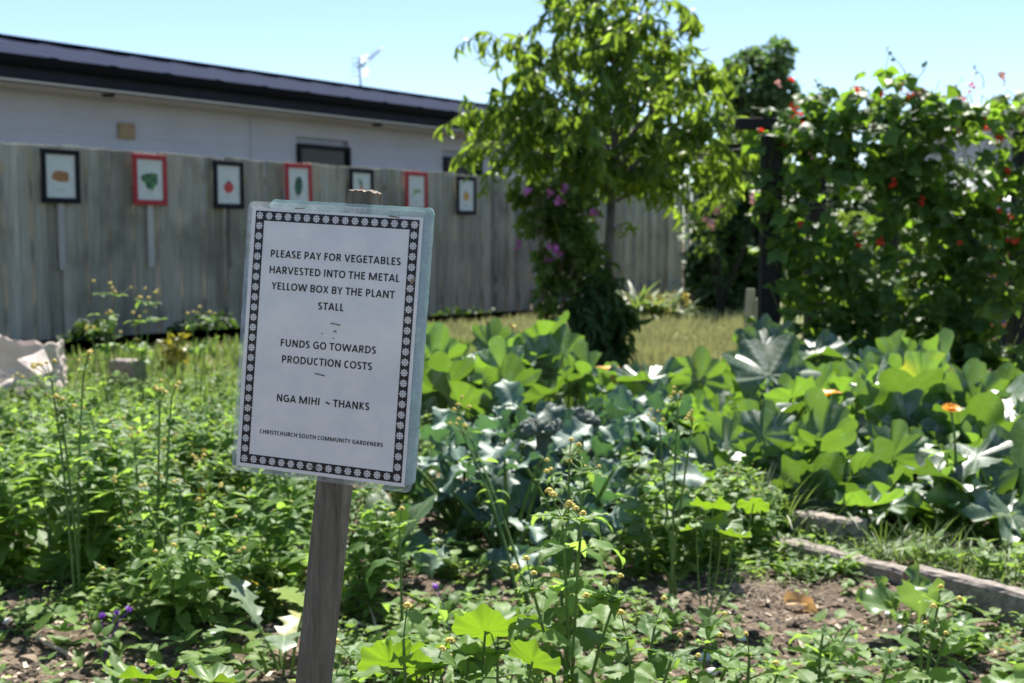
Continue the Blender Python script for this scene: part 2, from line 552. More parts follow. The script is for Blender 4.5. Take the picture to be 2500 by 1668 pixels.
M_shrub = leaf_mat('shrub_leaf', (0.04, 0.085, 0.02), (0.09, 0.15, 0.03), (0.28, 0.42, 0.05), 0.5, 0.40, 6.0, 2.0, spec=0.25)
M_thistle = leaf_mat('pale_lobed_leaf', (0.12, 0.18, 0.10), (0.22, 0.30, 0.17), (0.30, 0.42, 0.12), 0.4, 0.35, 6.0, 2.0, (0.4, 0.45, 0.3))
M_fartree = leaf_mat('far_tree_leaf', (0.05, 0.10, 0.04), (0.11, 0.18, 0.07), (0.20, 0.36, 0.08), 0.65, 0.38, 6.0, 2.0, spec=0.15)
M_grass = leaf_mat('grass_blade', (0.06, 0.115, 0.03), (0.14, 0.20, 0.06), (0.25, 0.37, 0.07), 0.5, 0.4, 2.0, 0.0, yellow=(0.5, 0.42, 0.16))
M_lawn = leaf_mat('dry_lawn_blade', (0.17, 0.20, 0.07), (0.38, 0.36, 0.18), (0.36, 0.37, 0.15), 0.6, 0.28, 2.0, 0.0, yellow=(0.55, 0.47, 0.22))
M_stem = plain('green_stem', (0.13, 0.22, 0.05), 0.5, 0.3, 30, trans=0.15)
M_sqstem = plain('squash_stalk', (0.16, 0.26, 0.06), 0.5, 0.3, 30, trans=0.25)
M_yellow = plain('yellow_flower', (0.74, 0.60, 0.14), 0.6, 0.3, 300, trans=0.2)
M_orange = plain('orange_petal', (0.90, 0.40, 0.01), 0.5, 0.2, 60, trans=0.35)
M_red = plain('scarlet_petal', (0.75, 0.05, 0.02), 0.5, 0.3, 60, trans=0.35)
M_magenta = plain('magenta_petal', (0.56, 0.17, 0.46), 0.5, 0.3, 60, trans=0.35)
M_violet = plain('violet_petal', (0.24, 0.06, 0.50), 0.5, 0.3, 60, trans=0.3)
M_pink = plain('pale_pink_bud', (0.60, 0.32, 0.28), 0.5, 0.3, 60, trans=0.3)
M_bark = plain('grey_bark', (0.17, 0.15, 0.13), 0.9, 0.5, 30, 0.6, stretch=(1, 1, 0.25))
M_twig = plain('twig_bark', (0.13, 0.10, 0.06), 0.8, 0.4, 30)
M_brochead = plain('broccoli_bud', (0.15, 0.18, 0.14), 0.85, 0.5, 160, 0.8, col2=(0.085, 0.10, 0.095))


def soil_mat():
    m, nt, p = new_mat('soil')
    L = nt.links.new
    tc = nd(nt, 'ShaderNodeTexCoord')
    n1 = nd(nt, 'ShaderNodeTexNoise', i_Scale=4.0, i_Detail=8.0, i_Roughness=0.65)
    n2 = nd(nt, 'ShaderNodeTexNoise', i_Scale=55.0, i_Detail=6.0, i_Roughness=0.7)
    vo = nd(nt, 'ShaderNodeTexVoronoi', i_Scale=70.0)
    for n in (n1, n2, vo): L(tc.outputs['Object'], n.inputs['Vector'])
    r = ramp(nt, [(0.28, (0.044, 0.029, 0.018)), (0.5, (0.112, 0.078, 0.050)), (0.72, (0.20, 0.148, 0.10))])
    f = mth(nt, 'ADD', mth(nt, 'MULTIPLY', n1.outputs['Fac'], 0.45), mth(nt, 'MULTIPLY', n2.outputs['Fac'], 0.55))
    L(f, r.inputs[0])
    ch = nd(nt, 'ShaderNodeMix', data_type='RGBA')
    sxx = nd(nt, 'ShaderNodeSeparateColor')
    L(vo.outputs['Color'], sxx.inputs[0])
    L(mth(nt, 'MULTIPLY', mth(nt, 'GREATER_THAN', sxx.outputs[0], 0.93), 0.7), ch.inputs[0])
    L(r.outputs[0], ch.inputs[6]); ch.inputs[7].default_value = (0.34, 0.28, 0.22, 1)
    L(ch.outputs[2], p.inputs['Base Color'])
    p.inputs['Roughness'].default_value = 0.95
    b = nd(nt, 'ShaderNodeBump', i_Strength=0.9, i_Distance=0.015)
    L(mth(nt, 'ADD', n2.outputs['Fac'], mth(nt, 'MULTIPLY', vo.outputs['Distance'], 0.5)), b.inputs['Height'])
    L(b.outputs[0], p.inputs['Normal'])
    return m


M_soil = soil_mat()
M_lawnbase = plain('lawn_base', (0.15, 0.155, 0.06), 0.95, 0.4, 3.0, 0.4, col2=(0.10, 0.115, 0.04))
#SPLIT1
# ------------------------------------------------------------------ ground
def gz(x, y):
    k = max(0.0, min(1.0, (6.9 - y) / 1.2)) * max(0.0, min(1.0, (4.5 - abs(x)) / 1.0))
    v = Vector((x, y, 0))
    s = x * FD[0] + y * FD[1]
    df = FO - (x * FN[0] + y * FN[1])
    sm = lambda t: t * t * (3 - 2 * t)
    dip = .34 * sm(max(0., min(1., (2.5 - df) / 1.3))) * sm(max(0., min(1., (16.2 - s) / 2.5))) if y > 6 else 0.0
    if dip: return -dip + .03 * mnoise.noise(v * 2.2) * dip / .34
    return k * (0.030 * mnoise.noise(v * 1.7) + 0.022 * mnoise.noise(v * 6.0) + 0.014 * mnoise.noise(v * 17.0) - 0.01) - (1 - k) * 0.0


def build_ground():
    xs = list(np.arange(-9, -2.7, .14)) + list(np.arange(-2.6, 3.4, .045)) + list(np.arange(3.5, 6, .2))
    ys = list(np.arange(1.6, 6.4, .045)) + list(np.arange(6.5, 20, .14))
    for a in (xs, ys):
        s, x = .3, a[-1]
        while x < 700: s *= 1.6; x += s; a.append(x)
        s, x = .3, a[0]
        while x > -700: s *= 1.6; x -= s; a.insert(0, x)
    V = [[x, y, gz(x, y)] for y in ys for x in xs]
    k = len(xs)
    Fq = [[j * k + i, j * k + i + 1, (j + 1) * k + i + 1, (j + 1) * k + i] for j in range(len(ys) - 1) for i in range(k - 1)]
    mb = MB()
    mb.add((np.array(V), [np.array(Fq)], None))
    tag(mb.build('ground', M_soil), kind='structure')
    mb = MB()
    e = [FP(26, -0.35, 0.004), FP(16.8, -0.35, 0.004), FP(16.3, -2.55, 0.004), FP(-4, -2.55, 0.004)]
    mb.poly([(-7.5, 7.4, 0.004), (-0.6, 7.4, 0.004), (0.4, 7.0, 0.004), (3.0, 7.0, 0.004), (7.0, 9.0, 0.004), (9.5, 26, 0.004)] + e)
    tag(mb.build('lawn', M_lawnbase), kind='structure')


build_ground()

# ------------------------------------------------------------------ fence with the framed pictures
M_pale = wood_mat('fence_timber', ((0.14, 0.132, 0.10), (0.325, 0.318, 0.25), (0.51, 0.495, 0.41)), (1, 1, 0.05), 46.0, 0.9, 0.6, tintvar=0.5, stain=(1.6, (0.09, 0.09, 0.066), 0.6))
M_stake = wood_mat('stake_timber', ((0.28, 0.27, 0.25), (0.42, 0.41, 0.39), (0.55, 0.54, 0.52)), (1, 1, 0.08), 40.0, 0.8, 0.3)
RF = np.stack([FD, FN, np.array([0, 0, 1.0])], axis=1)


def build_fence():
    root = thing('paling_fence', 'long weathered grey paling fence behind the garden beds', 'fence', FP(0, 0, 0))
    base = np.array(root.location)
    s, mb, i = -3.0, MB(), 0
    s_end = on_plane(1900, 600, 0)[0]
    while s < s_end:
        w = rng.uniform(0.135, 0.158)
        h = 1.845 + rng.uniform(-0.012, 0.012)
        d = rng.uniform(-.004, .004) if i % 2 else 0.034
        c = FP(s + w / 2, d + 0.01, h / 2 - 0.2)
        R2 = RF @ np.array([[math.cos(a := rng.uniform(-.006, .006)), 0, math.sin(a)], [0, 1, 0], [-math.sin(a), 0, math.cos(a)]])
        mb.box(c, (w + 0.03 if i % 2 == 0 else w - 0.012, 0.016, h + 0.40), R2, tint=rng.random())
        s += w; i += 1
    bevel(mb.build('palings', M_pale, root, False, base), 0.003, 1)
    mb = MB()
    for z in (0.35, 1.0, 1.6):
        mb.box(FP((s - 3) / 2, 0.085, z), (s + 3, 0.04, 0.09), RF, tint=0.4)
    mb.build('rails', M_pale, root, False, base)
    for q in np.arange(-2.5, s, 2.4):
        mb = MB()
        mb.box(FP(q, 0.16, 0.9), (0.1, 0.1, 1.75), RF, tint=rng.random())
        mb.build('post', M_pale, root, False, base)


build_fence()
M_blk = plain('black_frame_paint', (0.010, 0.011, 0.016), 0.6, 0.4, 30, spec=0.2)
M_redf = plain('red_frame_paint', (0.42, 0.022, 0.03), 0.6, 0.3, 30)
M_board = plain('picture_paper', (0.62, 0.66, 0.62), 0.5, 0.12, 8)
M_grey = plain('faded_print', (0.36, 0.38, 0.37), 0.7)


def vmat(name, a, b): return plain(name, a, 0.5, 0.3, 26, col2=b)


V_mats = {'potato': vmat('painted_potato', (0.36, 0.16, 0.05), (0.24, 0.10, 0.03)), 'green': vmat('painted_cabbage', (0.07, 0.24, 0.05), (0.02, 0.08, 0.06)),
          'tomato': vmat('painted_tomato', (0.55, 0.05, 0.04), (0.40, 0.03, 0.03)), 'dark': vmat('painted_cucumber', (0.02, 0.11, 0.05), (0.01, 0.05, 0.03)),
          'carrot': vmat('painted_carrot', (0.60, 0.20, 0.04), (0.50, 0.14, 0.03)), 'bean': vmat('painted_bean', (0.22, 0.36, 0.10), (0.14, 0.26, 0.06)),
          'onion': vmat('painted_onion', (0.60, 0.33, 0.07), (0.48, 0.24, 0.05))}


def blob2(rx, ry, n=28, amp=0.06, seed=1, ang=0, c=(0, 0)):
    out = []
    for i in range(n):
        a = 2 * math.pi * i / n
        k = 1 + amp * mnoise.noise(Vector((math.cos(a) * 1.7, math.sin(a) * 1.7, seed * 3.3)))
        x, y = rx * k * math.cos(a), ry * k * math.sin(a)
        out.append((c[0] + x * math.cos(ang) - y * math.sin(ang), c[1] + x * math.sin(ang) + y * math.cos(ang)))
    return out


def framed_picture(px, ztop, veg, red, label, stake_dx=0.0, tilt=0.0, slip=0.0, dark_stake=False):
    s, _ = on_plane(px, 400, -0.04)
    W, H, iw, ih, dp = 0.42, 0.535, 0.325, 0.425, 0.03
    zc = ztop - H / 2
    root = thing('framed_picture', label, 'picture', FP(s, -0.05, zc), 0, 'framed vegetable pictures along the fence')
    base = np.array(root.location)
    Rt = RF @ np.array([[math.cos(tilt), 0, -math.sin(tilt)], [0, 1, 0], [math.sin(tilt), 0, math.cos(tilt)]])
    q = lambda x, y, z: base + Rt @ np.array([x, -z, y])
    m = M_redf if red else M_blk
    mb = MB()
    bx, by = (W - iw) / 2, (H - ih) / 2
    mb.box(q(0, H / 2 - by / 2, 0), (W, dp, by), Rt); mb.box(q(0, -H / 2 + by / 2, 0), (W, dp, by), Rt)
    mb.box(q(-W / 2 + bx / 2, 0, 0.001), (bx, dp - .002, ih), Rt); mb.box(q(W / 2 - bx / 2, 0, 0.001), (bx, dp - .002, ih), Rt)
    bevel(mb.build('frame', m, root, False, base), 0.004, 2)
    mb = MB()
    mb.box(q(0, 0, -0.006), (iw + 0.01, 0.006, ih + 0.01), Rt)
    pn = mb.build('print', M_board, root, False, base)
    mb = MB()

    def lay(pts, mat=0, z=0.0):
        sl = slip
        mb.poly([q(x * math.cos(sl) - y * math.sin(sl), x * math.sin(sl) + y * math.cos(sl), 0.0005 + z) for x, y in pts], mat=mat)
    mats = [V_mats[{'cabbage': 'green', 'cucumber': 'dark'}.get(veg, veg)], V_mats['green'], M_grey, V_mats['dark']]
    if veg == 'potato': lay(blob2(0.10, 0.052, amp=0.25, seed=4, ang=-0.08, c=(0.0, 0.0)))
    if veg == 'cabbage':
        lay(blob2(0.055, 0.05, amp=0.4, seed=9, c=(-0.05, 0.015)), 3)
        lay(blob2(0.085, 0.085, amp=0.5, seed=2, c=(0.012, -0.005)), 0, 0.0006)
        for k in range(6): lay(blob2(0.03, 0.022, 14, 0.4, k, k, (0.05 * math.cos(k * 1.1), 0.05 * math.sin(k * 1.1))), 1 if k % 2 else 3, 0.0012 + k * 0.0003)
    if veg == 'tomato':
        lay(blob2(0.070, 0.060, amp=0.08, seed=3, c=(0, -0.03)))
        for k in range(5):
            a = 2 * math.pi * k / 5 + .3
            lay([(0.012 * math.cos(a - 1), 0.028 + 0.006 * math.sin(a - 1)), (0.04 * math.cos(a), 0.03 + 0.02 * math.sin(a)), (0.012 * math.cos(a + 1), 0.028 + 0.006 * math.sin(a + 1))], 3, 0.0008 + k * 0.0003)
        lay([(-.004, .03), (.004, .03), (.008, .065), (.002, .065)], 3, 0.0025)
    if veg == 'cucumber': lay(blob2(0.062, 0.115, amp=0.06, seed=5, ang=-0.1, c=(0.0, 0.0)))
    if veg == 'carrot':
        lay([(-0.03, 0.05), (0.005, 0.065), (0.045, -0.04), (0.055, -0.12), (0.04, -0.12), (0.01, -0.05)])
        for k in range(4): lay([(-0.018 + k * .006, 0.052), (-0.008 + k * .006, 0.058), (-0.05 + 0.02 * k, 0.14 - .01 * k), (-0.06 + 0.02 * k, 0.13)], 1, 0.0006 + k * 0.0003)
    if veg == 'bean':
        for k, (a, x, y) in enumerate(((0.5, 0.0, 0.0), (-0.35, -.01, .012), (0.75, -.03, -.02), (0.15, .03, .005))):
            lay(blob2(0.085, 0.009, 20, 0.2, k, a, (x, y)), 0, 0.0004 * k)
    if veg == 'onion':
        lay(blob2(0.066, 0.062, amp=0.06, seed=8, c=(0, -0.01)))
        lay([(-.012, .04), (.012, .04), (.006, .085), (-.002, .085)], 0, 0.0006)
    for k in range(3 if veg in ('potato', 'cabbage', 'onion') else 2):
        lay([(-0.04 + .03 * k, -0.128), (-0.018 + .03 * k, -0.128), (-0.018 + .03 * k, -0.136), (-0.04 + .03 * k, -0.136)], 2)
    o = mb.build('painted_vegetable', mats, pn, False, base)
    mb = MB()
    zb = zc - H / 2 - 0.66
    mb.box(FP(s + stake_dx, -0.035, (zb + zc) / 2), (0.066 if not dark_stake else 0.03, 0.022, zc - zb), RF, tint=rng.random())
    bevel(mb.build('stake', M_pale if dark_stake else M_stake, root, False, base), 0.003, 1)


for px, ytop, veg, red, extra in ((146, 364, 'potato', 0, {}), (364, 377, 'cabbage', 1, {}), (556, 393, 'tomato', 0, dict(stake_dx=0.03, dark_stake=True)), (727, 399, 'cucumber', 1, dict(tilt=0.02, slip=-0.03)),
                                  (881, 412, 'carrot', 0, {}), (1015, 419, 'bean', 1, {}), (1137, 431, 'onion', 0, dict(dark_stake=True, stake_dx=-0.02))):
    nm = {'potato': 'brown potato', 'cabbage': 'green cabbage', 'tomato': 'red tomato', 'cucumber': 'dark green cucumber', 'carrot': 'orange carrot', 'bean': 'green beans', 'onion': 'round yellow onion'}[veg]
    framed_picture(px, on_plane(px, ytop, -0.05)[1], veg, red, f"{'red' if red else 'black'} framed picture of {'' if veg == 'bean' else 'a '}{nm} on the fence", **extra)

# ------------------------------------------------------------------ house beyond the fence
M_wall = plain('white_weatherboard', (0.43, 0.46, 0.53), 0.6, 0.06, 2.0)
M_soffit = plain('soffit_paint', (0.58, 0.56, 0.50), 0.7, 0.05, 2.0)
M_fascia = plain('dark_fascia', (0.016, 0.019, 0.029), 0.6, 0.2, 3, spec=0.15)
M_gutter = plain('black_gutter', (0.004, 0.005, 0.007), 0.6, 0.2, 3, spec=0.1)
M_roof = plain('charcoal_roof_steel', (0.020, 0.027, 0.055), 0.9, 0.12, 1.5, spec=0.03)
M_glass = plain('dark_window_glass', (0.010, 0.013, 0.015), 0.12, 0.2, 2, spec=0.3)
M_frame = plain('black_window_frame', (0.008, 0.009, 0.012), 0.6, spec=0.2)
M_tan = plain('tan_vent_plate', (0.33, 0.25, 0.15), 0.8, 0.2, 12)


def build_house():
    DE, DW, DR = 1.5, 2.15, 5.5
    s0, s1 = -6.0, on_plane(1745, 350, DE)[0]
    zf = on_plane(550, 197 + .108 * 550, DE)[1]                      # soffit height
    zg = on_plane(550, 134 + .126 * 550, DE)[1]
    zr = on_plane(550, 95 + .140 * 550, DR)[1]
    root = thing('house', 'low white house with a charcoal metal roof beyond the fence', 'house', FP(4, DW, 0))
    base = np.array(root.location)
    cuts = []
    for px0, px1, py in ((722, 850, 350), (1080, 1172, 383)):
        a, zt = on_plane(px0, py, DW); b, _ = on_plane(px1, py + 8, DW)
        cuts.append((a, b, zt))
    mb = MB()                                                        # weatherboards as stepped planks, split round the windows
    step = 0.20
    z = 0.0
    while z < zf - 0.001:
        z2 = min(z + step, zf)
        segs, c = [], s0
        for a, b, zt in cuts:
            if z < zt - 0.001 and z2 > zt - 0.62:
                segs.append((c, a)); c = b
        segs.append((c, s1 - 0.4))
        for a, b in segs:
            for lo, hi in ((a, min(b, JOINT)), (max(a, JOINT + .02), b)):
                if hi - lo > 0.01:
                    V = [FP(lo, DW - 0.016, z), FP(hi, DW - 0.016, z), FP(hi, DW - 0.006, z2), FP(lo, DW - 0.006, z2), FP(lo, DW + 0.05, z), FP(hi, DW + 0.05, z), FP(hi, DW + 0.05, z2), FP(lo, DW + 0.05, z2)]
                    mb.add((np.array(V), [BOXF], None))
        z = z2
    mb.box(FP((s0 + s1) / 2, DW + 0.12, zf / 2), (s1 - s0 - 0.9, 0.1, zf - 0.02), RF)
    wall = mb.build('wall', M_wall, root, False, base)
    mb = MB()
    mb.box(FP(JOINT + .01, DW - 0.016, zf / 2), (0.035, 0.03, zf - .02), RF)
    mb.build('corner_strip', M_wall, wall, False, base)
    for a, b, zt in cuts:
        mb = MB()
        h, w, cz = 0.60, b - a, zt - 0.30
        for dx, dz, sw, sh in ((0, h / 2 - .03, w, .06), (0, -h / 2 + .03, w, .06), (-w / 2 + .03, 0, .06, h - .12), (w / 2 - .03, 0, .06, h - .12)):
            mb.box(FP((a + b) / 2 + dx, DW - 0.03, cz + dz), (sw, 0.06, sh), RF)
        wf = mb.build('window', M_frame, root, False, base)
        mb = MB(); mb.box(FP((a + b) / 2, DW - 0.01, cz), (w - .12, 0.01, h - .12), RF)
        mb.build('pane', M_glass, wf, False, base)
        mb = MB()
        for k in range(7): mb.box(FP((a + b) / 2, DW + 0.02, cz - .2 + k * .06), (w - .14, 0.004, 0.03), RF)
    mb = MB(); mb.box(FP((s0 + s1) / 2, (DE + DW) / 2 + 0.02, zf + 0.012), (s1 - s0, DW - DE + 0.1, 0.02), RF)
    sof = mb.build('soffit', M_soffit, root, False, base)
    for px, py in ((264, 231), (921, 304)):
        r = ray(px, py); t = (zf - CAM_Z) / r[2]; p = r * t + np.array([0, 0, CAM_Z])
        mb = MB()
        ring = [p + 0.09 * (math.cos(i * .524) * FD + math.sin(i * .524) * FN) for i in range(12)]
        mb.tube([p - np.array([0, 0, .025]), p + np.array([0, 0, .004])], 0.07, 0.085, 12)
        mb.build('downlight', M_frame, sof, True, base)
    mb = MB(); mb.box(FP((s0 + s1) / 2, DE + 0.012, (zf + zg) / 2 - 0.02), (s1 - s0, 0.024, zg - zf - 0.02), RF)
    mb.build('fascia', M_fascia, root, False, base)
    mb = MB()                                                        # half round gutter
    n = 8
    prof = [(DE - 0.003 - 0.062 + 0.062 * math.cos(a), zg - 0.012 - 0.105 * math.sin(a)) for a in np.linspace(0, math.pi, n)] + [(DE - 0.128, zg + 0.004), (DE - 0.118, zg + 0.004)]
    V = [FP(s, d, zz) for s in (s0, s1) for d, zz in prof]
    k = len(prof)
    mb.add((np.array(V), [np.array([[i, i + 1, k + i + 1, k + i] for i in range(k - 1)]), np.array([list(range(k))])], None))
    mb.build('gutter', M_gutter, root, False, base)
    mb = MB()                                                        # ribbed roof sheets, both slopes
    N = int((s1 - s0) / 0.0635)
    V, Fq = [], []
    for i in range(N + 1):
        s = s0 + (s1 - s0) * i / N
        hh = 0.018 if i % 12 in (0, 1) else 0.0
        for d, zz in ((DE - 0.09, zg + 0.005), (DR, zr), (2 * DR - DE + .09, zg + 0.005)):
            V.append(FP(s, d, zz + hh))
    for i in range(N):
        for j in range(2):
            a = i * 3 + j
            Fq.append([a, a + 3, a + 4, a + 1])
    mb.add((np.array(V), [np.array(Fq)], None))
    rf = mb.build('roof', M_roof, root, False, base)
    so = rf.modifiers.new('thickness', 'SOLIDIFY'); so.thickness = 0.012; so.offset = -1
    mb = MB(); mb.box(FP((s0 + s1) / 2, DR, zr + 0.03), (s1 - s0, 0.30, 0.03), RF)
    mb.build('ridge_cap', M_roof, rf, False, base)
    mb = MB()
    a, zt = on_plane(290, 299, DW - .05); b, zb = on_plane(331, 341, DW - .05)
    mb.box(FP((a + b) / 2, DW - 0.04, (zt + zb) / 2), (b - a, 0.03, zt - zb), RF)
    bevel(mb.build('vent_plate', M_tan, root, False, base), 0.006, 2)
    # antenna on the ridge
    sA, _ = on_plane(881, 205, DR)
    c = FP(sA, DR, zr)
    ant = thing('tv_antenna', 'thin television antenna standing on the roof ridge', 'antenna', c)
    M_al = plain('antenna_aluminium', (0.62, 0.63, 0.66), 0.35, 0.1, 5, metal=0.6)
    mb = MB(); mb.tube([c, c + [-.03, 0, .62]], 0.02, 0.018, 6); mb.build('mast', M_al, ant, True, c)
    top = c + np.array([-.03, 0, .42])
    mb = MB(); e = top + np.array([.42, .1, .36]); st = top + np.array([-.04, 0, -.04])
    mb.tube([st, e], 0.013, 0.013, 5)
    boom = mb.build('boom', M_al, ant, True, c)
    mb = MB()
    for k in range(10):
        q = st + (e - st) * (0.12 + k * .097)
        w = 0.05 + 0.018 * (10 - k) * .6
        mb.tube([q + np.array([-w, w * .4, w * .35]), q + np.array([w * .6, -w * .4, -w * .2])], 0.007, 0.007, 4)
    for k in range(5):
        q = top + np.array([0, 0, -.16 + k * .085])
        mb.tube([q + np.array([-.15, 0, -.02]), q + np.array([.17, 0, .02])], 0.007, 0.007, 4)
    mb.build('elements', M_al, ant, True, c)


JOINT = on_plane(610, 300, 2.15)[0]
build_house()

# ------------------------------------------------------------------ the notice on its post
SC, SX, SY, SZ = np.array([-0.20757, 1.35193, 0.78438]), np.array([0.95084, -0.30374, -0.06045]), np.array([0.07427, 0.03413, 0.99665]), np.array([-0.30066, -0.95214, 0.05501])
SGN = np.stack([SX, SY, SZ], axis=1)


def sp(x, y, z=0.0): return SC + (SX * x + SY * y + SZ * z) * 0.001


M_paper = plain('laminated_paper', (0.71, 0.71, 0.70), 0.35, 0.05, 30, coat=0.5, bump=0.12, col2=(0.61, 0.63, 0.645))
M_ink = plain('black_ink', (0.012, 0.010, 0.014), 0.5, 0.3, 60, coat=0.15, spec=0.3)
M_motif = plain('border_flower_print', (0.60, 0.61, 0.62), 0.35, 0.12, 90, coat=0.6)
M_staple = plain('rusty_staple', (0.20, 0.13, 0.07), 0.6, 0.5, 300, metal=0.5)
M_turq = plain('pale_turquoise_board', (0.46, 0.58, 0.57), 0.4, 0.22, 45, trans=0.35, col2=(0.36, 0.48, 0.48))
M_post = wood_mat('weathered_post', ((0.058, 0.052, 0.036), (0.165, 0.15, 0.112), (0.29, 0.268, 0.21)), (1, 1, 0.045), 420.0, 0.85, 0.8, stain=(14.0, (0.10, 0.105, 0.075), 0.5))
M_endgrain = plain('split_end_grain', (0.42, 0.34, 0.27), 0.9, 0.6, 160, 0.9, col2=(0.10, 0.07, 0.05))


def pouch_mat():
    m, nt, p = new_mat('clear_laminate')
    L = nt.links.new
    tc = nd(nt, 'ShaderNodeTexCoord')
    no = nd(nt, 'ShaderNodeTexNoise', i_Scale=60.0, i_Detail=6.0, i_Roughness=0.7)
    L(tc.outputs['Object'], no.inputs['Vector'])
    r = ramp(nt, [(0.35, (0.14,) * 3), (0.72, (0.50,) * 3)])
    L(no.outputs['Fac'], r.inputs[0])
    L(r.outputs[0], p.inputs['Alpha'])
    p.inputs['Base Color'].default_value = (0.50, 0.57, 0.60, 1)
    p.inputs['Roughness'].default_value = 0.18
    b = nd(nt, 'ShaderNodeBump', i_Strength=0.35, i_Distance=0.002)
    L(no.outputs['Fac'], b.inputs['Height']); L(b.outputs[0], p.inputs['Normal'])
    return m


M_pouch = pouch_mat()


def rrect(x0, x1, y0, y1, r, n=6, jag=0.0, seed=1):
    out = []
    for cx, cy, a0 in ((x1 - r, y1 - r, 0), (x0 + r, y1 - r, 90), (x0 + r, y0 + r, 180), (x1 - r, y0 + r, 270)):
        for i in range(n + 1):
            a = rad(a0 + 90 * i / n)
            out.append((cx + r * math.cos(a), cy + r * math.sin(a)))
    if jag:                                      # chipped edge
        res = []
        for (xa, ya), (xb, yb) in zip(out, out[1:] + out[:1]):
            k = max(1, int(math.hypot(xb - xa, yb - ya) / 4))
            for i in range(k):
                t = i / k
                x, y = xa + (xb - xa) * t, ya + (yb - ya) * t
                res.append((x + jag * mnoise.noise(Vector((x * .3, y * .3, seed))), y + jag * mnoise.noise(Vector((x * .3, y * .3, seed + 9)))))
        out = res
    return out


def slab(mb, outl, z0, z1, wav=0.0):
    n = len(outl)
    zz = lambda x, y: wav * mnoise.noise(Vector((x * .02, y * .02, 2)))
    V = [sp(x, y, z0 + zz(x, y)) for x, y in outl] + [sp(x, y, z1 + zz(x, y)) for x, y in outl]
    mb.add((np.array(V), [np.array([list(range(n))[::-1]]), np.array([list(range(n, 2 * n))]), np.array([[i, (i + 1) % n, n + (i + 1) % n, n + i] for i in range(n)])], None))


GLYPH_W = dict(zip('ABCDEFGHIKLMNOPRSTUVWXY ~', (.606, .561, .529, .63, .488, .459, .637, .631, .267, .547, .423, .874, .659, .676, .532, .563, .473, .495, .653, .591, .906, .551, .52, .226, .498)))
CAPH, STK = 0.644, 0.118


def arc(cx, cy, rx, ry, a0, a1, n=12):
    return [(cx + rx * math.cos(rad(a0 + (a1 - a0) * k / n)), cy + ry * math.sin(rad(a0 + (a1 - a0) * k / n))) for k in range(n + 1)]


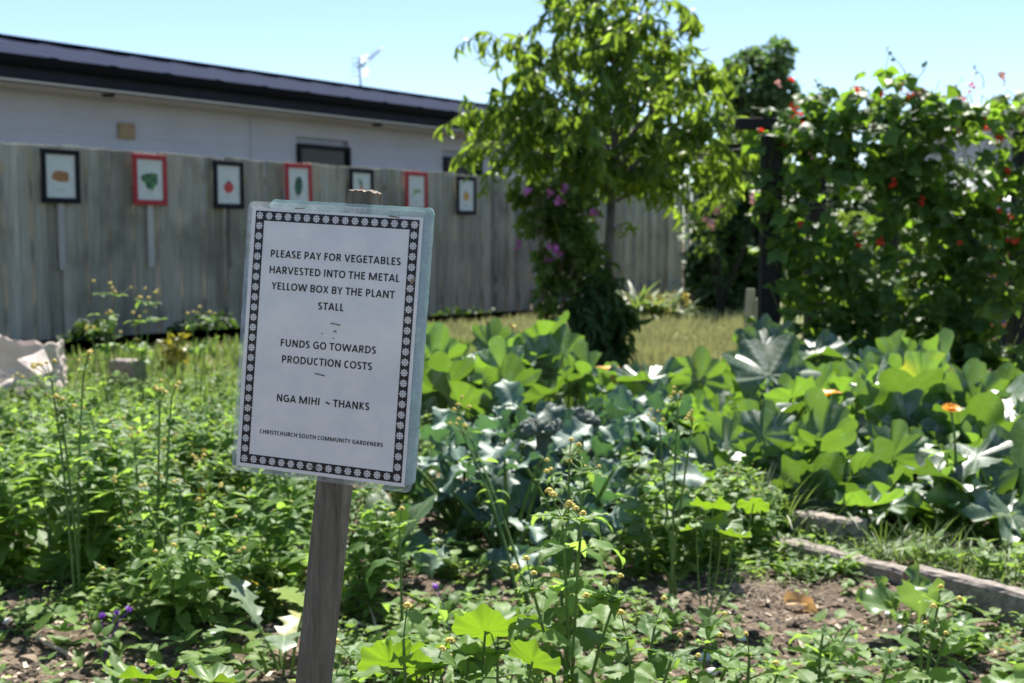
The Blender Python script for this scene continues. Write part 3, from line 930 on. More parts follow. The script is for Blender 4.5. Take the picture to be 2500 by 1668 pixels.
def glyph(c):
    """centre lines of one bold sans capital, in em"""
    w, H, t = GLYPH_W[c], CAPH, STK / 2
    l, r, b, u, m = .075 + t, w - .06 - t, t * .85, H - t * .85, H * .52
    if c == 'A': return [[(.02 + t * .9, 0), (w / 2, H - .01), (w - .02 - t * .9, 0)], [(w * .25, .19), (w * .75, .19)]]
    if c == 'B': return [[(l, 0), (l, H)], [(l, u), (r - .13, u)] + arc(r - .13, (u + m) / 2, .12, (u - m) / 2, 90, -90) + [(l, m)], [(r - .13, m)] + arc(r - .13, (b + m) / 2, .135, (m - b) / 2, 90, -90) + [(l, b)]]
    if c == 'C': return [arc(w * .53, H / 2, w * .53 - .04 - t, H / 2 - t * .8, 52, 308, 20)]
    if c == 'D': return [[(l, 0), (l, H)], [(l, u), (w * .40, u)] + arc(w * .40, H / 2, w * .60 - .04 - t, H / 2 - t * .85, 90, -90, 16) + [(l, b)]]
    if c == 'E': return [[(l, 0), (l, H)], [(l, u), (r + t, u)], [(l, m), (r + t * .4, m)], [(l, b), (r + t, b)]]
    if c == 'F': return [[(l, 0), (l, H)], [(l, u), (r + t, u)], [(l, m), (r + t * .4, m)]]
    if c == 'G': return [arc(w * .52, H / 2, w * .52 - .04 - t, H / 2 - t * .8, 50, 300, 20) + [(r, .10), (r, .31), (w * .56, .31)]]
    if c == 'H': return [[(l, 0), (l, H)], [(r, 0), (r, H)], [(l, m), (r, m)]]
    if c == 'I': return [[(w / 2, 0), (w / 2, H)]]
    if c == 'K': return [[(l, 0), (l, H)], [(r + .02, H), (l + .06, m - .0), (r + .04, 0)]]
    if c == 'L': return [[(l, 0), (l, H)], [(l, b), (r + t, b)]]
    if c == 'M': return [[(l, 0), (l, H)], [(w - l, 0), (w - l, H)], [(l + .03, H - .02), (w / 2, .03), (w - l - .03, H - .02)]]
    if c == 'N': return [[(l, 0), (l, H)], [(w - l, 0), (w - l, H)], [(l + .02, H - .03), (w - l - .02, .03)]]
    if c == 'O': return [arc(w / 2, H / 2, w / 2 - .04 - t, H / 2 - t * .75, 0, 360, 28)]
    if c == 'P': return [[(l, 0), (l, H)], [(l, u), (r - .13, u)] + arc(r - .13, (u + .27) / 2, .13, (u - .27) / 2, 90, -90) + [(l, .27)]]
    if c == 'R': return [[(l, 0), (l, H)], [(l, u), (r - .14, u)] + arc(r - .14, (u + .30) / 2, .12, (u - .30) / 2, 90, -90) + [(l, .30)], [(w * .5, .30), (r + .02, 0)]]
    if c == 'S': return [arc(w * .5, H * .745, w * .5 - .04 - t, H * .255 - t * .8, 35, 250, 14) + arc(w * .49, H * .26, w * .5 - .04 - t, H * .26 - t * .8, 80, -145, 14)]
    if c == 'T': return [[(w / 2, 0), (w / 2, H)], [(.02, u), (w - .02, u)]]
    if c == 'U': return [[(l, H), (l, .24)] + arc(w / 2, .24, w / 2 - l, .24 - t * .8, 180, 360) + [(w - l, H)]]
    if c == 'V': return [[(.02 + t * .9, H), (w / 2, .01), (w - .02 - t * .9, H)]]
    if c == 'W': return [[(.02 + t * .9, H), (w * .27, .01), (w / 2, H - .02), (w * .73, .01), (w - .02 - t * .9, H)]]
    if c == 'X': return [[(.03 + t, H), (w - .03 - t, 0)], [(.03 + t, 0), (w - .03 - t, H)]]
    if c == 'Y': return [[(.01 + t, H), (w / 2, .29), (w - .01 - t, H)], [(w / 2, .30), (w / 2, 0)]]
    if c == '~': return [[(.06 + .38 * k / 12, .27 + .055 * math.sin(k * 6.28 / 12)) for k in range(13)]]
    return []


def text_mesh(mb, body, x0, x1, yc, cap, tilt, z):
    tot = sum(GLYPH_W[c] for c in body) - .10
    kx, ky = (x1 - x0) / tot, cap / CAPH
    cur, q = -.06, 0
    for c in body:
        lines = glyph(c)
        if c in 'AVWMK': lines = [[a, b] for ln in lines for a, b in zip(ln, ln[1:])]
        for ln in lines:
            p = np.array([e for k, e in enumerate(ln) if not k or math.hypot(e[0] - ln[k - 1][0], e[1] - ln[k - 1][1]) > 1e-4], float)
            cl = np.hypot(*(p[0] - p[-1])) < 1e-6
            d = np.diff(p, axis=0)
            d /= np.hypot(d[:, 0], d[:, 1])[:, None]
            nrm = np.stack([-d[:, 1], d[:, 0]], axis=1)
            off = []
            for k in range(len(p)):
                a, b = (nrm[k - 1] if k else (nrm[-1] if cl else nrm[0])), (nrm[k] if k < len(nrm) else (nrm[0] if cl else nrm[-1]))
                s = a + b
                s /= np.hypot(*s) + 1e-9
                off.append(s * min(1.7, 1 / max(.3, float(s @ b))))
            off = np.array(off) * STK / 2
            L, R = p + off, p - off
            q += 1
            zz = z + .03 * (q % 5)
            mp = lambda e: sp(x0 + (cur + e[0]) * kx, yc - cap / 2 + min(CAPH, max(0, e[1])) * ky + tilt * ((cur + e[0]) / tot - .5), zz)
            V = [mp(e) for e in L] + [mp(e) for e in R]
            n = len(p)
            mb.add((np.array(V), [np.array([[k, n + k, n + k + 1, k + 1] for k in range(n - 1)])], None))
        cur += GLYPH_W[c]


def build_sign():
    yb = -(SC[2] + 0.25) / SY[2] * 1000
    base = sp(23.5 + (yb - 168) * 22.5 / 556, yb, -25)
    base[2] = 0
    root = thing('notice_sign', 'laminated white notice with flower border stapled to a leaning grey post', 'sign', base)
    # post: rounded square section with long weathering grooves
    n, rows, mb = 48, 60, MB()
    V, uv = [], []
    hw = 17.5
    prof = []
    for i in range(n):
        a = 2 * math.pi * (i + .5) / n
        ca, sa = math.cos(a), math.sin(a)
        k = (abs(ca) ** 7 + abs(sa) ** 7) ** (-1 / 7)
        g = 1 - (0.035 * (0.5 + 0.5 * math.sin(i * 2.1)) if abs(ca) > 0.6 else 0.012 * math.sin(i * 1.3))
        prof.append((hw * k * ca * g, hw * k * sa * g))
    for j in range(rows + 1):
        t = j / rows
        y = yb + (174 - yb) * t
        for i, (px, pz) in enumerate(prof):
            ax = 23.5 + (y - 168) * 22.5 / 556
            top = 0.93 if j == rows else 1.0
            nz = 0.5 * mnoise.noise(Vector((i * .7, y * .01, 3)))
            yy = y + (2.2 * mnoise.noise(Vector((px * .2, pz * .2, 5))) if j == rows else 0)
            V.append(sp(ax + px * top + nz, yy, -5 - hw + pz * top + nz))
    Fq = [[j * n + i, j * n + (i + 1) % n, (j + 1) * n + (i + 1) % n, (j + 1) * n + i] for j in range(rows) for i in range(n)]
    # orientation: prof runs in x/z plane
    mb.add((np.array(V), [np.array(Fq)[:, ::-1]], None))
    po = mb.build('post', M_post, root, True, base)
    mb = MB()
    rings = []
    for q in (0.93, 0.6, 0.3):
        rings.append([sp(23.5 + px * q, 174 + (2.2 * mnoise.noise(Vector((px * .2, pz * .2, 5))) if q > .9 else 2.0 + 2.5 * mnoise.noise(Vector((px * q * .25, pz * q * .25, 8)))), -5 - hw + pz * q) for px, pz in prof])
    V = [v for r in rings for v in r] + [sp(23.5, 176.5, -5 - hw)]
    Fq = [[j * n + i, (j + 1) * n + i, (j + 1) * n + (i + 1) % n, j * n + (i + 1) % n] for j in range(2) for i in range(n)]
    mb.add((np.array(V), [np.array(Fq), np.array([[2 * n + i, 3 * n, 2 * n + (i + 1) % n] for i in range(n)])], None))
    mb.build('post_top', M_endgrain, po, False, base)
    mb = MB(); slab(mb, rrect(-84, 116, -146, 159.5, 7, jag=0.8), -4.8, -2.6)
    mb.build('backing_board', M_turq, root, False, base)
    mb = MB(); slab(mb, rrect(-111.5, 113.5, -154.5, 156, 8), -1.5, -1.0, 1.5)
    mb.build('laminate', M_pouch, root, True, base)
    mb = MB(); slab(mb, [(-105, -148.5), (105, -148.5), (105, 148.5), (-105, 148.5)], -0.4, 0)
    paper = mb.build('paper', M_paper, root, False, base)
    mb = MB()
    x0, x1, y0, y1, w = -100.2, 101.0, -144.5, 145.5, 11.0
    for a, b, c, d in ((x0, x1, y1 - w, y1), (x0, x1, y0, y0 + w), (x0, x0 + w, y0 + w, y1 - w), (x1 - w, x1, y0 + w, y1 - w)):
        mb.poly([sp(a, c, .3), sp(b, c, .3), sp(b, d, .3), sp(a, d, .3)], mat=0)
    xs = np.linspace(x0 + w / 2, x1 - w / 2, 17); ys = np.linspace(y0 + w / 2, y1 - w / 2, 25)
    pts = [(x, y1 - w / 2) for x in xs] + [(x, y0 + w / 2) for x in xs] + [(x0 + w / 2, y) for y in ys[1:-1]] + [(x1 - w / 2, y) for y in ys[1:-1]]
    for x, y in pts:
        mb.poly([sp(x + 1.55 * math.cos(i * .524), y + 1.55 * math.sin(i * .524), .6) for i in range(12)], mat=1)
        for k in range(8):
            a = math.pi / 4 * k + math.pi / 2
            cx, cy = x + 3.05 * math.cos(a), y + 3.05 * math.sin(a)
            q = []
            for i in range(10):
                b = i * .6283
                ex, ey = 1.42 * math.cos(b), 1.02 * math.sin(b)
                aa = a + .45
                q.append(sp(cx + ex * math.cos(aa) - ey * math.sin(aa), cy + ex * math.sin(aa) + ey * math.cos(aa), .6))
            mb.poly(q, mat=1)
    mb.build('printed_border', [M_ink, M_motif], paper, False, base)
    mb = MB()
    for body, a, b, yc, cap, tl in (('PLEASE PAY FOR VEGETABLES', -78, 82.3, 98.4, 8.4, .9), ('HARVESTED INTO THE METAL', -78.3, 82, 80.0, 8.4, .9), ('YELLOW BOX BY THE PLANT', -73.8, 77.5, 61.7, 8.4, .5), ('STALL', -14.1, 17.2, 43.1, 8.4, .5),
                                    ('FUNDS GO TOWARDS', -58.2, 60.1, -1.6, 8.4, 1.4), ('PRODUCTION COSTS', -55.3, 56.6, -20.0, 8.4, 1.4), ('NGA MIHI  ~ THANKS', -58.4, 56.8, -64.7, 8.4, 1.2), ('CHRISTCHURCH SOUTH COMMUNITY GARDENERS', -77.1, 76.1, -105.5, 4.7, 1.0)):
        text_mesh(mb, body, a, b, yc, cap, tl, 0.34)
    mb.build('lettering', M_ink, paper, False, base)
    for x, y, ang in ((8.5, 24.0, -.12), (-6.5, -34.2, -.14), (-45, 150.8, .06), (70.5, 147.6, -.10)):
        mb = MB()
        c, s = math.cos(ang), math.sin(ang)
        mb.tube([sp(x - 5.7 * c, y - 5.7 * s, -.3), sp(x - 5.6 * c, y - 5.6 * s, 1.0), sp(x + 5.6 * c, y + 5.6 * s, 1.0), sp(x + 5.7 * c, y + 5.7 * s, -.3)], 0.0006, 0.0006, 6)
        mb.build('staple', M_staple, root, True, base)
    mb = MB()                                    # crease and scuffs in the laminate, rust and dirt marks
    pr = None
    for k in range(70):
        x = -94 + k * 2.75
        y = -79.5 + 1.2 * mnoise.noise(Vector((k * .35, 0, 0))) + (k - 35) * .02 + (3 * mnoise.noise(Vector((k * .9, 4, 0))) if 26 < k < 38 else 0)
        if pr and mnoise.noise(Vector((k * .8, 9, 1))) > -0.25:
            wd = 0.25 + 0.3 * abs(mnoise.noise(Vector((k * 1.3, 2, 2))))
            mb.poly([sp(pr[0], pr[1] - wd, .75), sp(x, y - wd, .75), sp(x, y + wd, .75), sp(pr[0], pr[1] + wd, .75)])
        pr = (x, y)
    for k in range(26):
        x, y = rng.gauss(2, 9), -72 + rng.gauss(0, 5)
        a = rng.uniform(1.0, 2.2); l = rng.uniform(1, 4)
        mb.poly([sp(x, y, .8), sp(x + .3, y, .8), sp(x + .3 + l * math.cos(a), y + l * math.sin(a), .8), sp(x + l * math.cos(a), y + l * math.sin(a), .8)])
    mb.build('crease', plain('white_crease', (0.82, 0.83, 0.84), 0.4), paper, False, base)
    M_rust = plain('rust_and_dirt', (0.30, 0.24, 0.16), 0.7, 0.5, 300)
    for x, y, r in ((98, 80, 2.4), (97, 76.5, 1.6), (-10, -139, 2.0), (-4, -139.5, 1.2), (-2, -139, 2.0), (-47.8, 95.2, 1.6), (9, 16, 1.8), (7, 8, .9), (-7, 12, .8)):
        mb = MB(); mb.poly([sp(x + px, y + py, .9) for px, py in blob2(r, r * .8, 14, 0.7, x)])
        mb.build('stain', M_rust, paper, False, base)


build_sign()
#SPLIT2
# ------------------------------------------------------------------ plant builders
def flower_bud(fl, st, pos, r, up=(0, 0, 1)):
    fl.add(ICO0, SM(pos, (r, r, r * .8)), rng.random())
    for k in range(5):
        a = k * 1.257 + rng.random()
        fl.add(ICO0, SM(pos + np.array([math.cos(a) * r * .9, math.sin(a) * r * .9, -r * .35]), r * .42), rng.random())


def stem_weed(stems, Lmax, T, t0=0.3, gap=0.06, head=True, bushy=0.0, leafw=1.0, buds=3, budr=0.0045, droopy=0.2):
    """stems: polylines base to tip. Opposite leaf pairs, a tuft and yellow buds at each tip"""
    st, lf, fl = MB(), MB(), []
    for pts, r0 in stems:
        pts = np.asarray(pts, float)
        seg = np.linalg.norm(np.diff(pts, axis=0), axis=1)
        Ls = float(seg.sum())
        cum = np.concatenate([[0], np.cumsum(seg)]) / Ls
        at = lambda t: np.array([np.interp(t, cum, pts[:, i]) for i in range(3)])
        st.tube(pts, r0, r0 * 0.5, 6, rng.random(), cap=False)
        n = max(2, int(Ls * (1 - t0) / gap))
        rot = rng.random() * 3
        for k in range(n):
            t = t0 + (1 - t0) * (k + .3) / n
            p, ax = at(t), unit(at(min(1, t + .05)) - at(t - .05))
            rot += 1.57 + rng.gauss(0, .25)
            sc = Lmax * (0.55 + 0.6 * math.sin(math.pi * (0.2 + 0.62 * k / n))) * (1 - 0.45 * (k / n) ** 2)
            for sgn in (0, math.pi):
                a = rot + sgn + rng.gauss(0, .2)
                d = np.array([math.cos(a), math.sin(a), rng.uniform(-.1, .55) - droopy * .5])
                pe = p + unit(d + [0, 0, .35]) * sc * 0.28
                st.tube([p, pe], r0 * .35, r0 * .25, 4, rng.random(), cap=False)
                lf.add(rng.choice(T), frame(pe, d, unit(ax + rv(.25) + [0, 0, .5]), sc * rng.uniform(.8, 1.15), leafw), rng.random())
                if bushy and rng.random() < bushy:
                    q = pe + unit(d + [0, 0, 1.0]) * sc * rng.uniform(.4, .9)
                    st.tube([p, q], r0 * .4, r0 * .25, 4, rng.random(), cap=False)
                    for m in range(5):
                        b = rng.random() * 6.28
                        dd = np.array([math.cos(b), math.sin(b), rng.uniform(-.1, .8)])
                        lf.add(rng.choice(T), frame(q, dd, (0, 0, 1), sc * rng.uniform(.35, .65), leafw), rng.random())
        if head:
            p = pts[-1]
            for m in range(6):
                b = m * 1.05 + rng.random() * .5
                dd = np.array([math.cos(b), math.sin(b), rng.uniform(-.05, .7)])
                lf.add(rng.choice(T), frame(p, dd, (0, 0, 1), Lmax * rng.uniform(.35, .75), leafw * .8), rng.random() * .8)
            for m in range(buds):
                q = p + np.array([rng.gauss(0, .014), rng.gauss(0, .014), rng.uniform(.012, .04)]) * (budr / .0045)
                st.tube([p, q], r0 * .25, r0 * .22, 4, rng.random(), cap=False)
                fb = MB(); flower_bud(fb, st, q, budr * rng.uniform(.75, 1.2)); fl.append(fb)
    return st, lf, fl


def weed_thing(name, label, cat, parts, loc, rz=0, group=None, mats=None):
    st, lf, fl = parts
    r = thing(name, label, cat, loc, rz, group)
    st.build('stems', M_stem, r)
    lf.build('leaves', mats or M_weed, r)
    for fb in fl: fb.build('flower_bud', M_yellow, r)
    return r


def rand_stems(n, h, spread, r0=0.003, lean=0.12):
    out = []
    for k in range(n):
        a = rng.random() * 6.28
        top = np.array([math.cos(a) * spread * rng.uniform(.3, 1), math.sin(a) * spread * rng.uniform(.3, 1), h * rng.uniform(.75, 1.05)])
        mid = np.array([top[0] * .25, top[1] * .25, h * .5]) + rv(.012)
        out.append((bez((rng.gauss(0, .01), rng.gauss(0, .01), -.03), mid, top, 7), r0 * rng.uniform(.8, 1.2)))
    return out


def leaf_plant(name, label, cat, loc, n, T, mat, size, stalk, tilt=(20, 75), stalk_r=0.006, stalk_mat=None, group=None, rz=0, spread=0.06, sx=1.0, peltate=False, extra=None, az=None, tone=None, jit=1.0, glare=0.0, erect=0.0):
    """rosette: stalks from a crown, one big leaf on each"""
    r = thing(name, label, cat, loc, rz, group)
    st, lf = MB(), MB()
    for k in range(n):
        a = k * 2.4 + rng.gauss(0, .3) if az is None else rng.choice(az) + rng.gauss(0, .35)
        age = rng.random()
        el = rad(rng.uniform(*tilt))
        L = rng.uniform(*stalk)
        d0 = np.array([math.cos(a) * math.cos(el), math.sin(a) * math.cos(el), math.sin(el)])
        b = np.array([math.cos(a) * spread * rng.random(), math.sin(a) * spread * rng.random(), -0.02])
        tip = b + d0 * L
        sz = rng.uniform(*size)
        if peltate:
            up = unit(d0 * .5 + np.array([0, 0, .6]) + rv(.35))
            d = np.array([math.cos(a), math.sin(a), 0]) + rv(.2)
        else:
            d = unit(d0 * np.array([1, 1, .35]) + rv(.18 * jit))
            up = unit(np.array([0, 0, 1]) - .35 * np.array([math.cos(a), math.sin(a), 0]) + rv(.22 * jit))
            g = rng.random()
            if g < glare + erect:
                up = unit(np.array([rng.gauss(0, .25), -.62 + rng.gauss(0, .22), .8])) if g < glare else unit(np.array([rng.gauss(0, .4), rng.choice((.9, .9, -.7)), rng.uniform(.15, .6)]))
                if g >= glare: d = unit(np.array([rng.gauss(0, .45), rng.gauss(0, .2), .9]))
                c2, s2 = math.cos(-rz), math.sin(-rz)
                up = np.array([c2 * up[0] - s2 * up[1], s2 * up[0] + c2 * up[1], up[2]])
        if L > 0.02:
            st.tube(bez(b, b + np.array([d0[0] * L * .3, d0[1] * L * .3, L * .55 * max(.3, math.sin(el))]), tip, 6), stalk_r, stalk_r * .7, 6, rng.random(), cap=False)
        lf.add(rng.choice(T), frame(tip, d, up, sz, sx), rng.random() if tone is None else rng.uniform(*tone)) if rng.random() > .02 or tone or T is BROC else lf.add(rng.choice(T), frame(tip, d, up, sz, sx), 1.1)
    if st.n: st.build('stalks', stalk_mat or M_sqstem, r)
    lf.build('leaves', mat, r)
    if extra: extra(r)
    return r


def shrub(name, label, cat, base, blobs, n, T, mat, size, stems=6, bark=None, droop=0.0, flowers=None, group=None, stem_r=0.012, shell=0.55, kindpart='foliage', clump=2.4, thr=-0.15):
    """woody shrub: limbs from the base into each clump, leaves through the clumps' volume with gaps"""
    base = np.asarray(base, float)
    r = thing(name, label, cat, base, 0, group)
    lf, wd = MB(), MB()
    tot = sum(b[1][0] * b[1][1] * b[1][2] for b in blobs) ** 1.0
    for c, R in blobs:
        c = np.asarray(c, float) - base
        R = np.asarray(R, float)
        for k in range(max(1, stems)):
            e = c + R * unit(rv()) * rng.uniform(.3, .9)
            mid = np.array([e[0] * .35, e[1] * .35, e[2] * .6]) + rv(.03)
            wd.tube(bez((rng.gauss(0, .02), rng.gauss(0, .02), -.05), mid, e, 7), stem_r, stem_r * .25, 5, rng.random(), cap=False)
        m = int(n * (R[0] * R[1] * R[2]) / tot)
        i = 0
        while i < m:
            u = unit(rv())
            q = shell + (1 - shell) * rng.random() ** .7 if rng.random() < .75 else rng.random()
            p = c + R * u * q * (1 + .28 * mnoise.noise(Vector(u * 1.9 + c)))
            i += 1
            if mnoise.noise(Vector(p * clump) + Vector((5, 1, 2))) < thr: continue
            d = unit(u + rv(.7) + np.array([0, 0, -droop]))
            lf.add(rng.choice(T), frame(p, d, unit(u * .5 + np.array([0, 0, 1]) + rv(.5)), rng.uniform(*size)), rng.random())
    wd.build('branches', bark or M_twig, r)
    lf.build(kindpart, mat, r)
    if flowers:
        for mat_f, pts, sz in flowers:
            for p in pts:
                mb = MB()
                for k in range(7):
                    o = rv(sz * .45)
                    M = frame(np.asarray(p) - base + o, unit(rv()), unit(rv() + np.array([0, -.6, .5])), sz * rng.uniform(.5, .9))
                    mb.add(disc(10, 1), M, rng.random())
                mb.build('flower', mat_f, r, False)
    return r


M_black0 = plain('dark_bark', (0.02, 0.018, 0.015), .9, .3, 20)
# ------------------------------------------------------------------ peach tree
def build_peach():
    Y0 = 8.4
    base = B(1490, Y0)
    root = thing('peach_tree', 'young peach tree with drooping narrow leaves and grey trunk', 'tree', base)
    tk = MB()
    fork = P(1492, 500, Y0) - base
    top = P(1510, 180, Y0) - base
    tk.tube(bez((0, 0, -.1), (-.03, 0, fork[2] * .5), fork, 8), 0.040, 0.030, 9, .5)
    tk.build('trunk', M_bark, root)
    lb, lf = MB(), MB()
    lb.tube(bez(fork, fork + [.02, 0, .4], top, 8), 0.028, 0.012, 7, .5, cap=False)
    limbs = [(1180, 268, .1), (1215, 352, -.3), (1215, 95, .2), (1300, 190, -.4), (1330, -30, .3), (1420, -90, -.2), (1500, -120, .2), (1600, -60, -.2), (1690, 40, .2), (1760, 190, .0),
             (1765, 300, -.35), (1700, 360, .3), (1640, 230, -.5), (1600, 375, -.3), (1350, 385, .4), (1250, 318, .5), (1420, 300, -.6), (1540, 60, -.5), (1560, 300, .6), (1380, 120, .6), (1450, 395, -.3), (1860, 360, .5), (1780, 420, .6), (1260, 240, -.2), (1400, 20, .0), (1650, 120, .5), (1530, 400, .2), (1480, 210, -.3), (1330, 320, -.2), (1600, 180, .1), (1680, 290, .2), (1300, 372, .0), (1480, 50, .3), (1215, 305, .3)]
    for px, py, dy in limbs:
        e = P(px, py, Y0 + dy) - base
        t = min(.95, max(0.0, (e[2] - fork[2] - .25) / (top[2] - fork[2]) * .6))
        s = fork + (top - fork) * t
        mid = (s + e) / 2 + np.array([0, 0, .12])
        pts = bez(s, mid, e, 9)
        lb.tube(pts, 0.013, 0.004, 5, .5, cap=False)
        Ln = np.linalg.norm(e - s)
        for k in range(int(6 + 12 * Ln)):
            q = 1 - .8 * rng.random() ** 1.3
            p = pts[min(8, int(q * 8.99))] + rv(.02)
            dr = unit(unit(e - s) * .6 + rv(.55) + np.array([0, 0, .15]))
            L = rng.uniform(.16, .34)
            tw = bez(p, p + dr * L * .6, p + dr * L + np.array([0, 0, -L * .45]), 6)
            lb.tube(tw, 0.003, 0.0015, 4, .5, cap=False)
            for m in range(13):
                z = (m + .5) / 13
                pp = p + (tw[-1] - p) * z + (tw[3] - (tw[0] + tw[-1]) / 2) * (1 - (2 * z - 1) ** 2)
                d = unit(dr * .5 + rv(.5) + np.array([0, 0, -1.1]))
                lf.add(rng.choice(PEACH), frame(pp, d, unit(rv(.6) + np.array([0, 0, .5]) + dr * .4), rng.uniform(.09, .15)), min(1.15, rng.random() + (.25 if rng.random() < .06 else 0)))
    for p0 in (P(1530, 545, Y0 - .05),):        # low shoot on the trunk
        p = p0 - base
        lb.tube(bez(fork * [1, 1, .82], (fork * [1, 1, .82] + p) / 2 + [0, 0, .05], p, 5), 0.005, 0.002, 4, .5, cap=False)
        for m in range(9):
            lf.add(rng.choice(PEACH), frame(p + rv(.03), unit(rv(.6) + np.array([0, 0, -.8])), rv(), rng.uniform(.08, .13)), rng.random())
    lb.build('limbs', M_bark, root)
    lf.build('foliage', M_peach, root)


build_peach()
# dark creeper round the foot of the tree, flowering shrub, big shrub, tree behind
pp = lambda px, py, Y, r: (P(px, py, Y), (r[0], r[1], r[2]))
shrub('climbing_shrub', 'dark leafy climber wrapped round the foot of the peach tree', 'shrub', B(1480, 8.1), [pp(1470, 870, 8.1, (.17, .2, .22)), pp(1430, 740, 8.15, (.13, .2, .18)), pp(1485, 790, 8.1, (.15, .18, .26)), pp(1400, 690, 8.3, (.10, .15, .14)), pp(1455, 680, 8.3, (.12, .15, .14)), pp(1415, 830, 8.1, (.10, .15, .2))], 1700, PEACH, M_darkleaf, (.11, .2), 5, droop=.7, thr=-.02, clump=6, shell=.3)
Yf = 8.0
fl = [P(1285, 463, Yf - .1), P(1345, 470, Yf - .2), P(1378, 455, Yf), P(1370, 492, Yf - .15), P(1352, 598, Yf - .2), P(1358, 615, Yf - .22), P(1340, 632, Yf - .1), P(1450, 517, Yf - .1), P(1268, 598, Yf)]
shrub('flowering_shrub', 'straggly shrub with magenta flowers left of the peach trunk', 'shrub', B(1340, Yf), [pp(1320, 520, Yf, (.20, .2, .16)), pp(1400, 545, Yf, (.20, .2, .2)), pp(1290, 490, Yf, (.12, .15, .12)), pp(1360, 640, Yf, (.16, .2, .18)), pp(1420, 600, Yf, (.16, .2, .18)), pp(1345, 720, Yf, (.10, .1, .16)), pp(1390, 480, Yf, (.12, .12, .1))], 1900, BEAN, M_shrub, (.05, .09), 3, thr=-.05, clump=5, flowers=[(M_magenta, fl, .032)], stem_r=.008)
Yb = 15.5
shrub('dense_shrub', 'tall dense dark green shrub in front of the right fence end', 'shrub', B(1790, Yb), [pp(1760, 620, Yb, (.42, .7, .75)), pp(1830, 600, Yb + .3, (.5, .7, .85)), pp(1800, 450, Yb + .2, (.5, .6, .55)), pp(1900, 560, Yb + .8, (.6, .7, .8)), pp(1730, 720, Yb - .2, (.3, .4, .3))], 9500, BEAN, M_darkleaf, (.10, .18), 4, thr=-.4, bark=M_black0, clump=3.2)
shrub('variegated_shrub', 'pale budded shrub sprawling in front of the dense dark shrub', 'shrub', B(1760, Yb - 1.2), [pp(1750, 500, Yb - 1.2, (.20, .2, .28)), pp(1850, 520, Yb - 1.2, (.12, .2, .14)), pp(1720, 590, Yb - 1.2, (.12, .2, .2))], 240, BEAN, M_shrub, (.06, .11), 3, bark=M_black0, flowers=[(M_pink, [P(1755, 455, Yb - 1.4), P(1845, 480, Yb - 1.4), P(1728, 545, Yb - 1.4), P(1750, 515, Yb - 1.4)], .07)])
Yt = 27.0
shrub('broadleaf_tree', 'round crowned tree standing far behind the pergola', 'tree', B(1850, Yt), [pp(1840, 190, Yt, (.75, .8, .65)), pp(1890, 140, Yt, (.45, .6, .45)), pp(1790, 230, Yt + .5, (.6, .7, .6)), pp(1850, 320, Yt, (.9, .9, .8)), pp(1900, 250, Yt - .3, (.5, .6, .6))], 5200, BEAN, M_fartree, (.12, .2), 5, bark=M_bark, stem_r=.06, thr=-.2, clump=1.6)

# ------------------------------------------------------------------ black timber pergola with runner beans
M_black = wood_mat('black_stained_timber', ((0.004, 0.004, 0.005), (0.009, 0.009, 0.010), (0.018, 0.017, 0.018)), (1, 1, .1), 30, 0.8, .3)


def build_pergola():
    Y1 = 7.2
    c = B(1878, Y1)
    root = thing('pergola', 'black timber pergola frame carrying the runner beans', 'pergola', c)
    hb = P(1878, 303, Y1)[2]
    mb = MB(); mb.box((c[0], c[1], hb / 2 - .02), (.115, .115, hb - .06), tint=.3); bevel(mb.build('post', M_black, root, False, c), .006)
    for px, Y in ((1988, 9.3), (2165, 8.9), (2165 + 330, 7.1)):
        p = B(px, Y)
        mb = MB(); mb.box((p[0], p[1], hb / 2 - .02), (.125, .125, hb - .06), tint=.6); bevel(mb.build('post', M_black, root, False, c), .006)
    e = B(2640, 6.9)
    mb = MB(); a = B(1792, Y1)
    mb.box(((a[0] + e[0]) / 2, Y1, hb), (e[0] - a[0], .10, .065), tint=.2); bevel(mb.build('beam', M_black, root, False, c), .005)
    mb = MB(); mb.box(((a[0] + e[0]) / 2, 9.1, hb), (e[0] - a[0], .09, .065), tint=.2); mb.build('beam', M_black, root, False, c)
    return hb


HB = build_pergola()


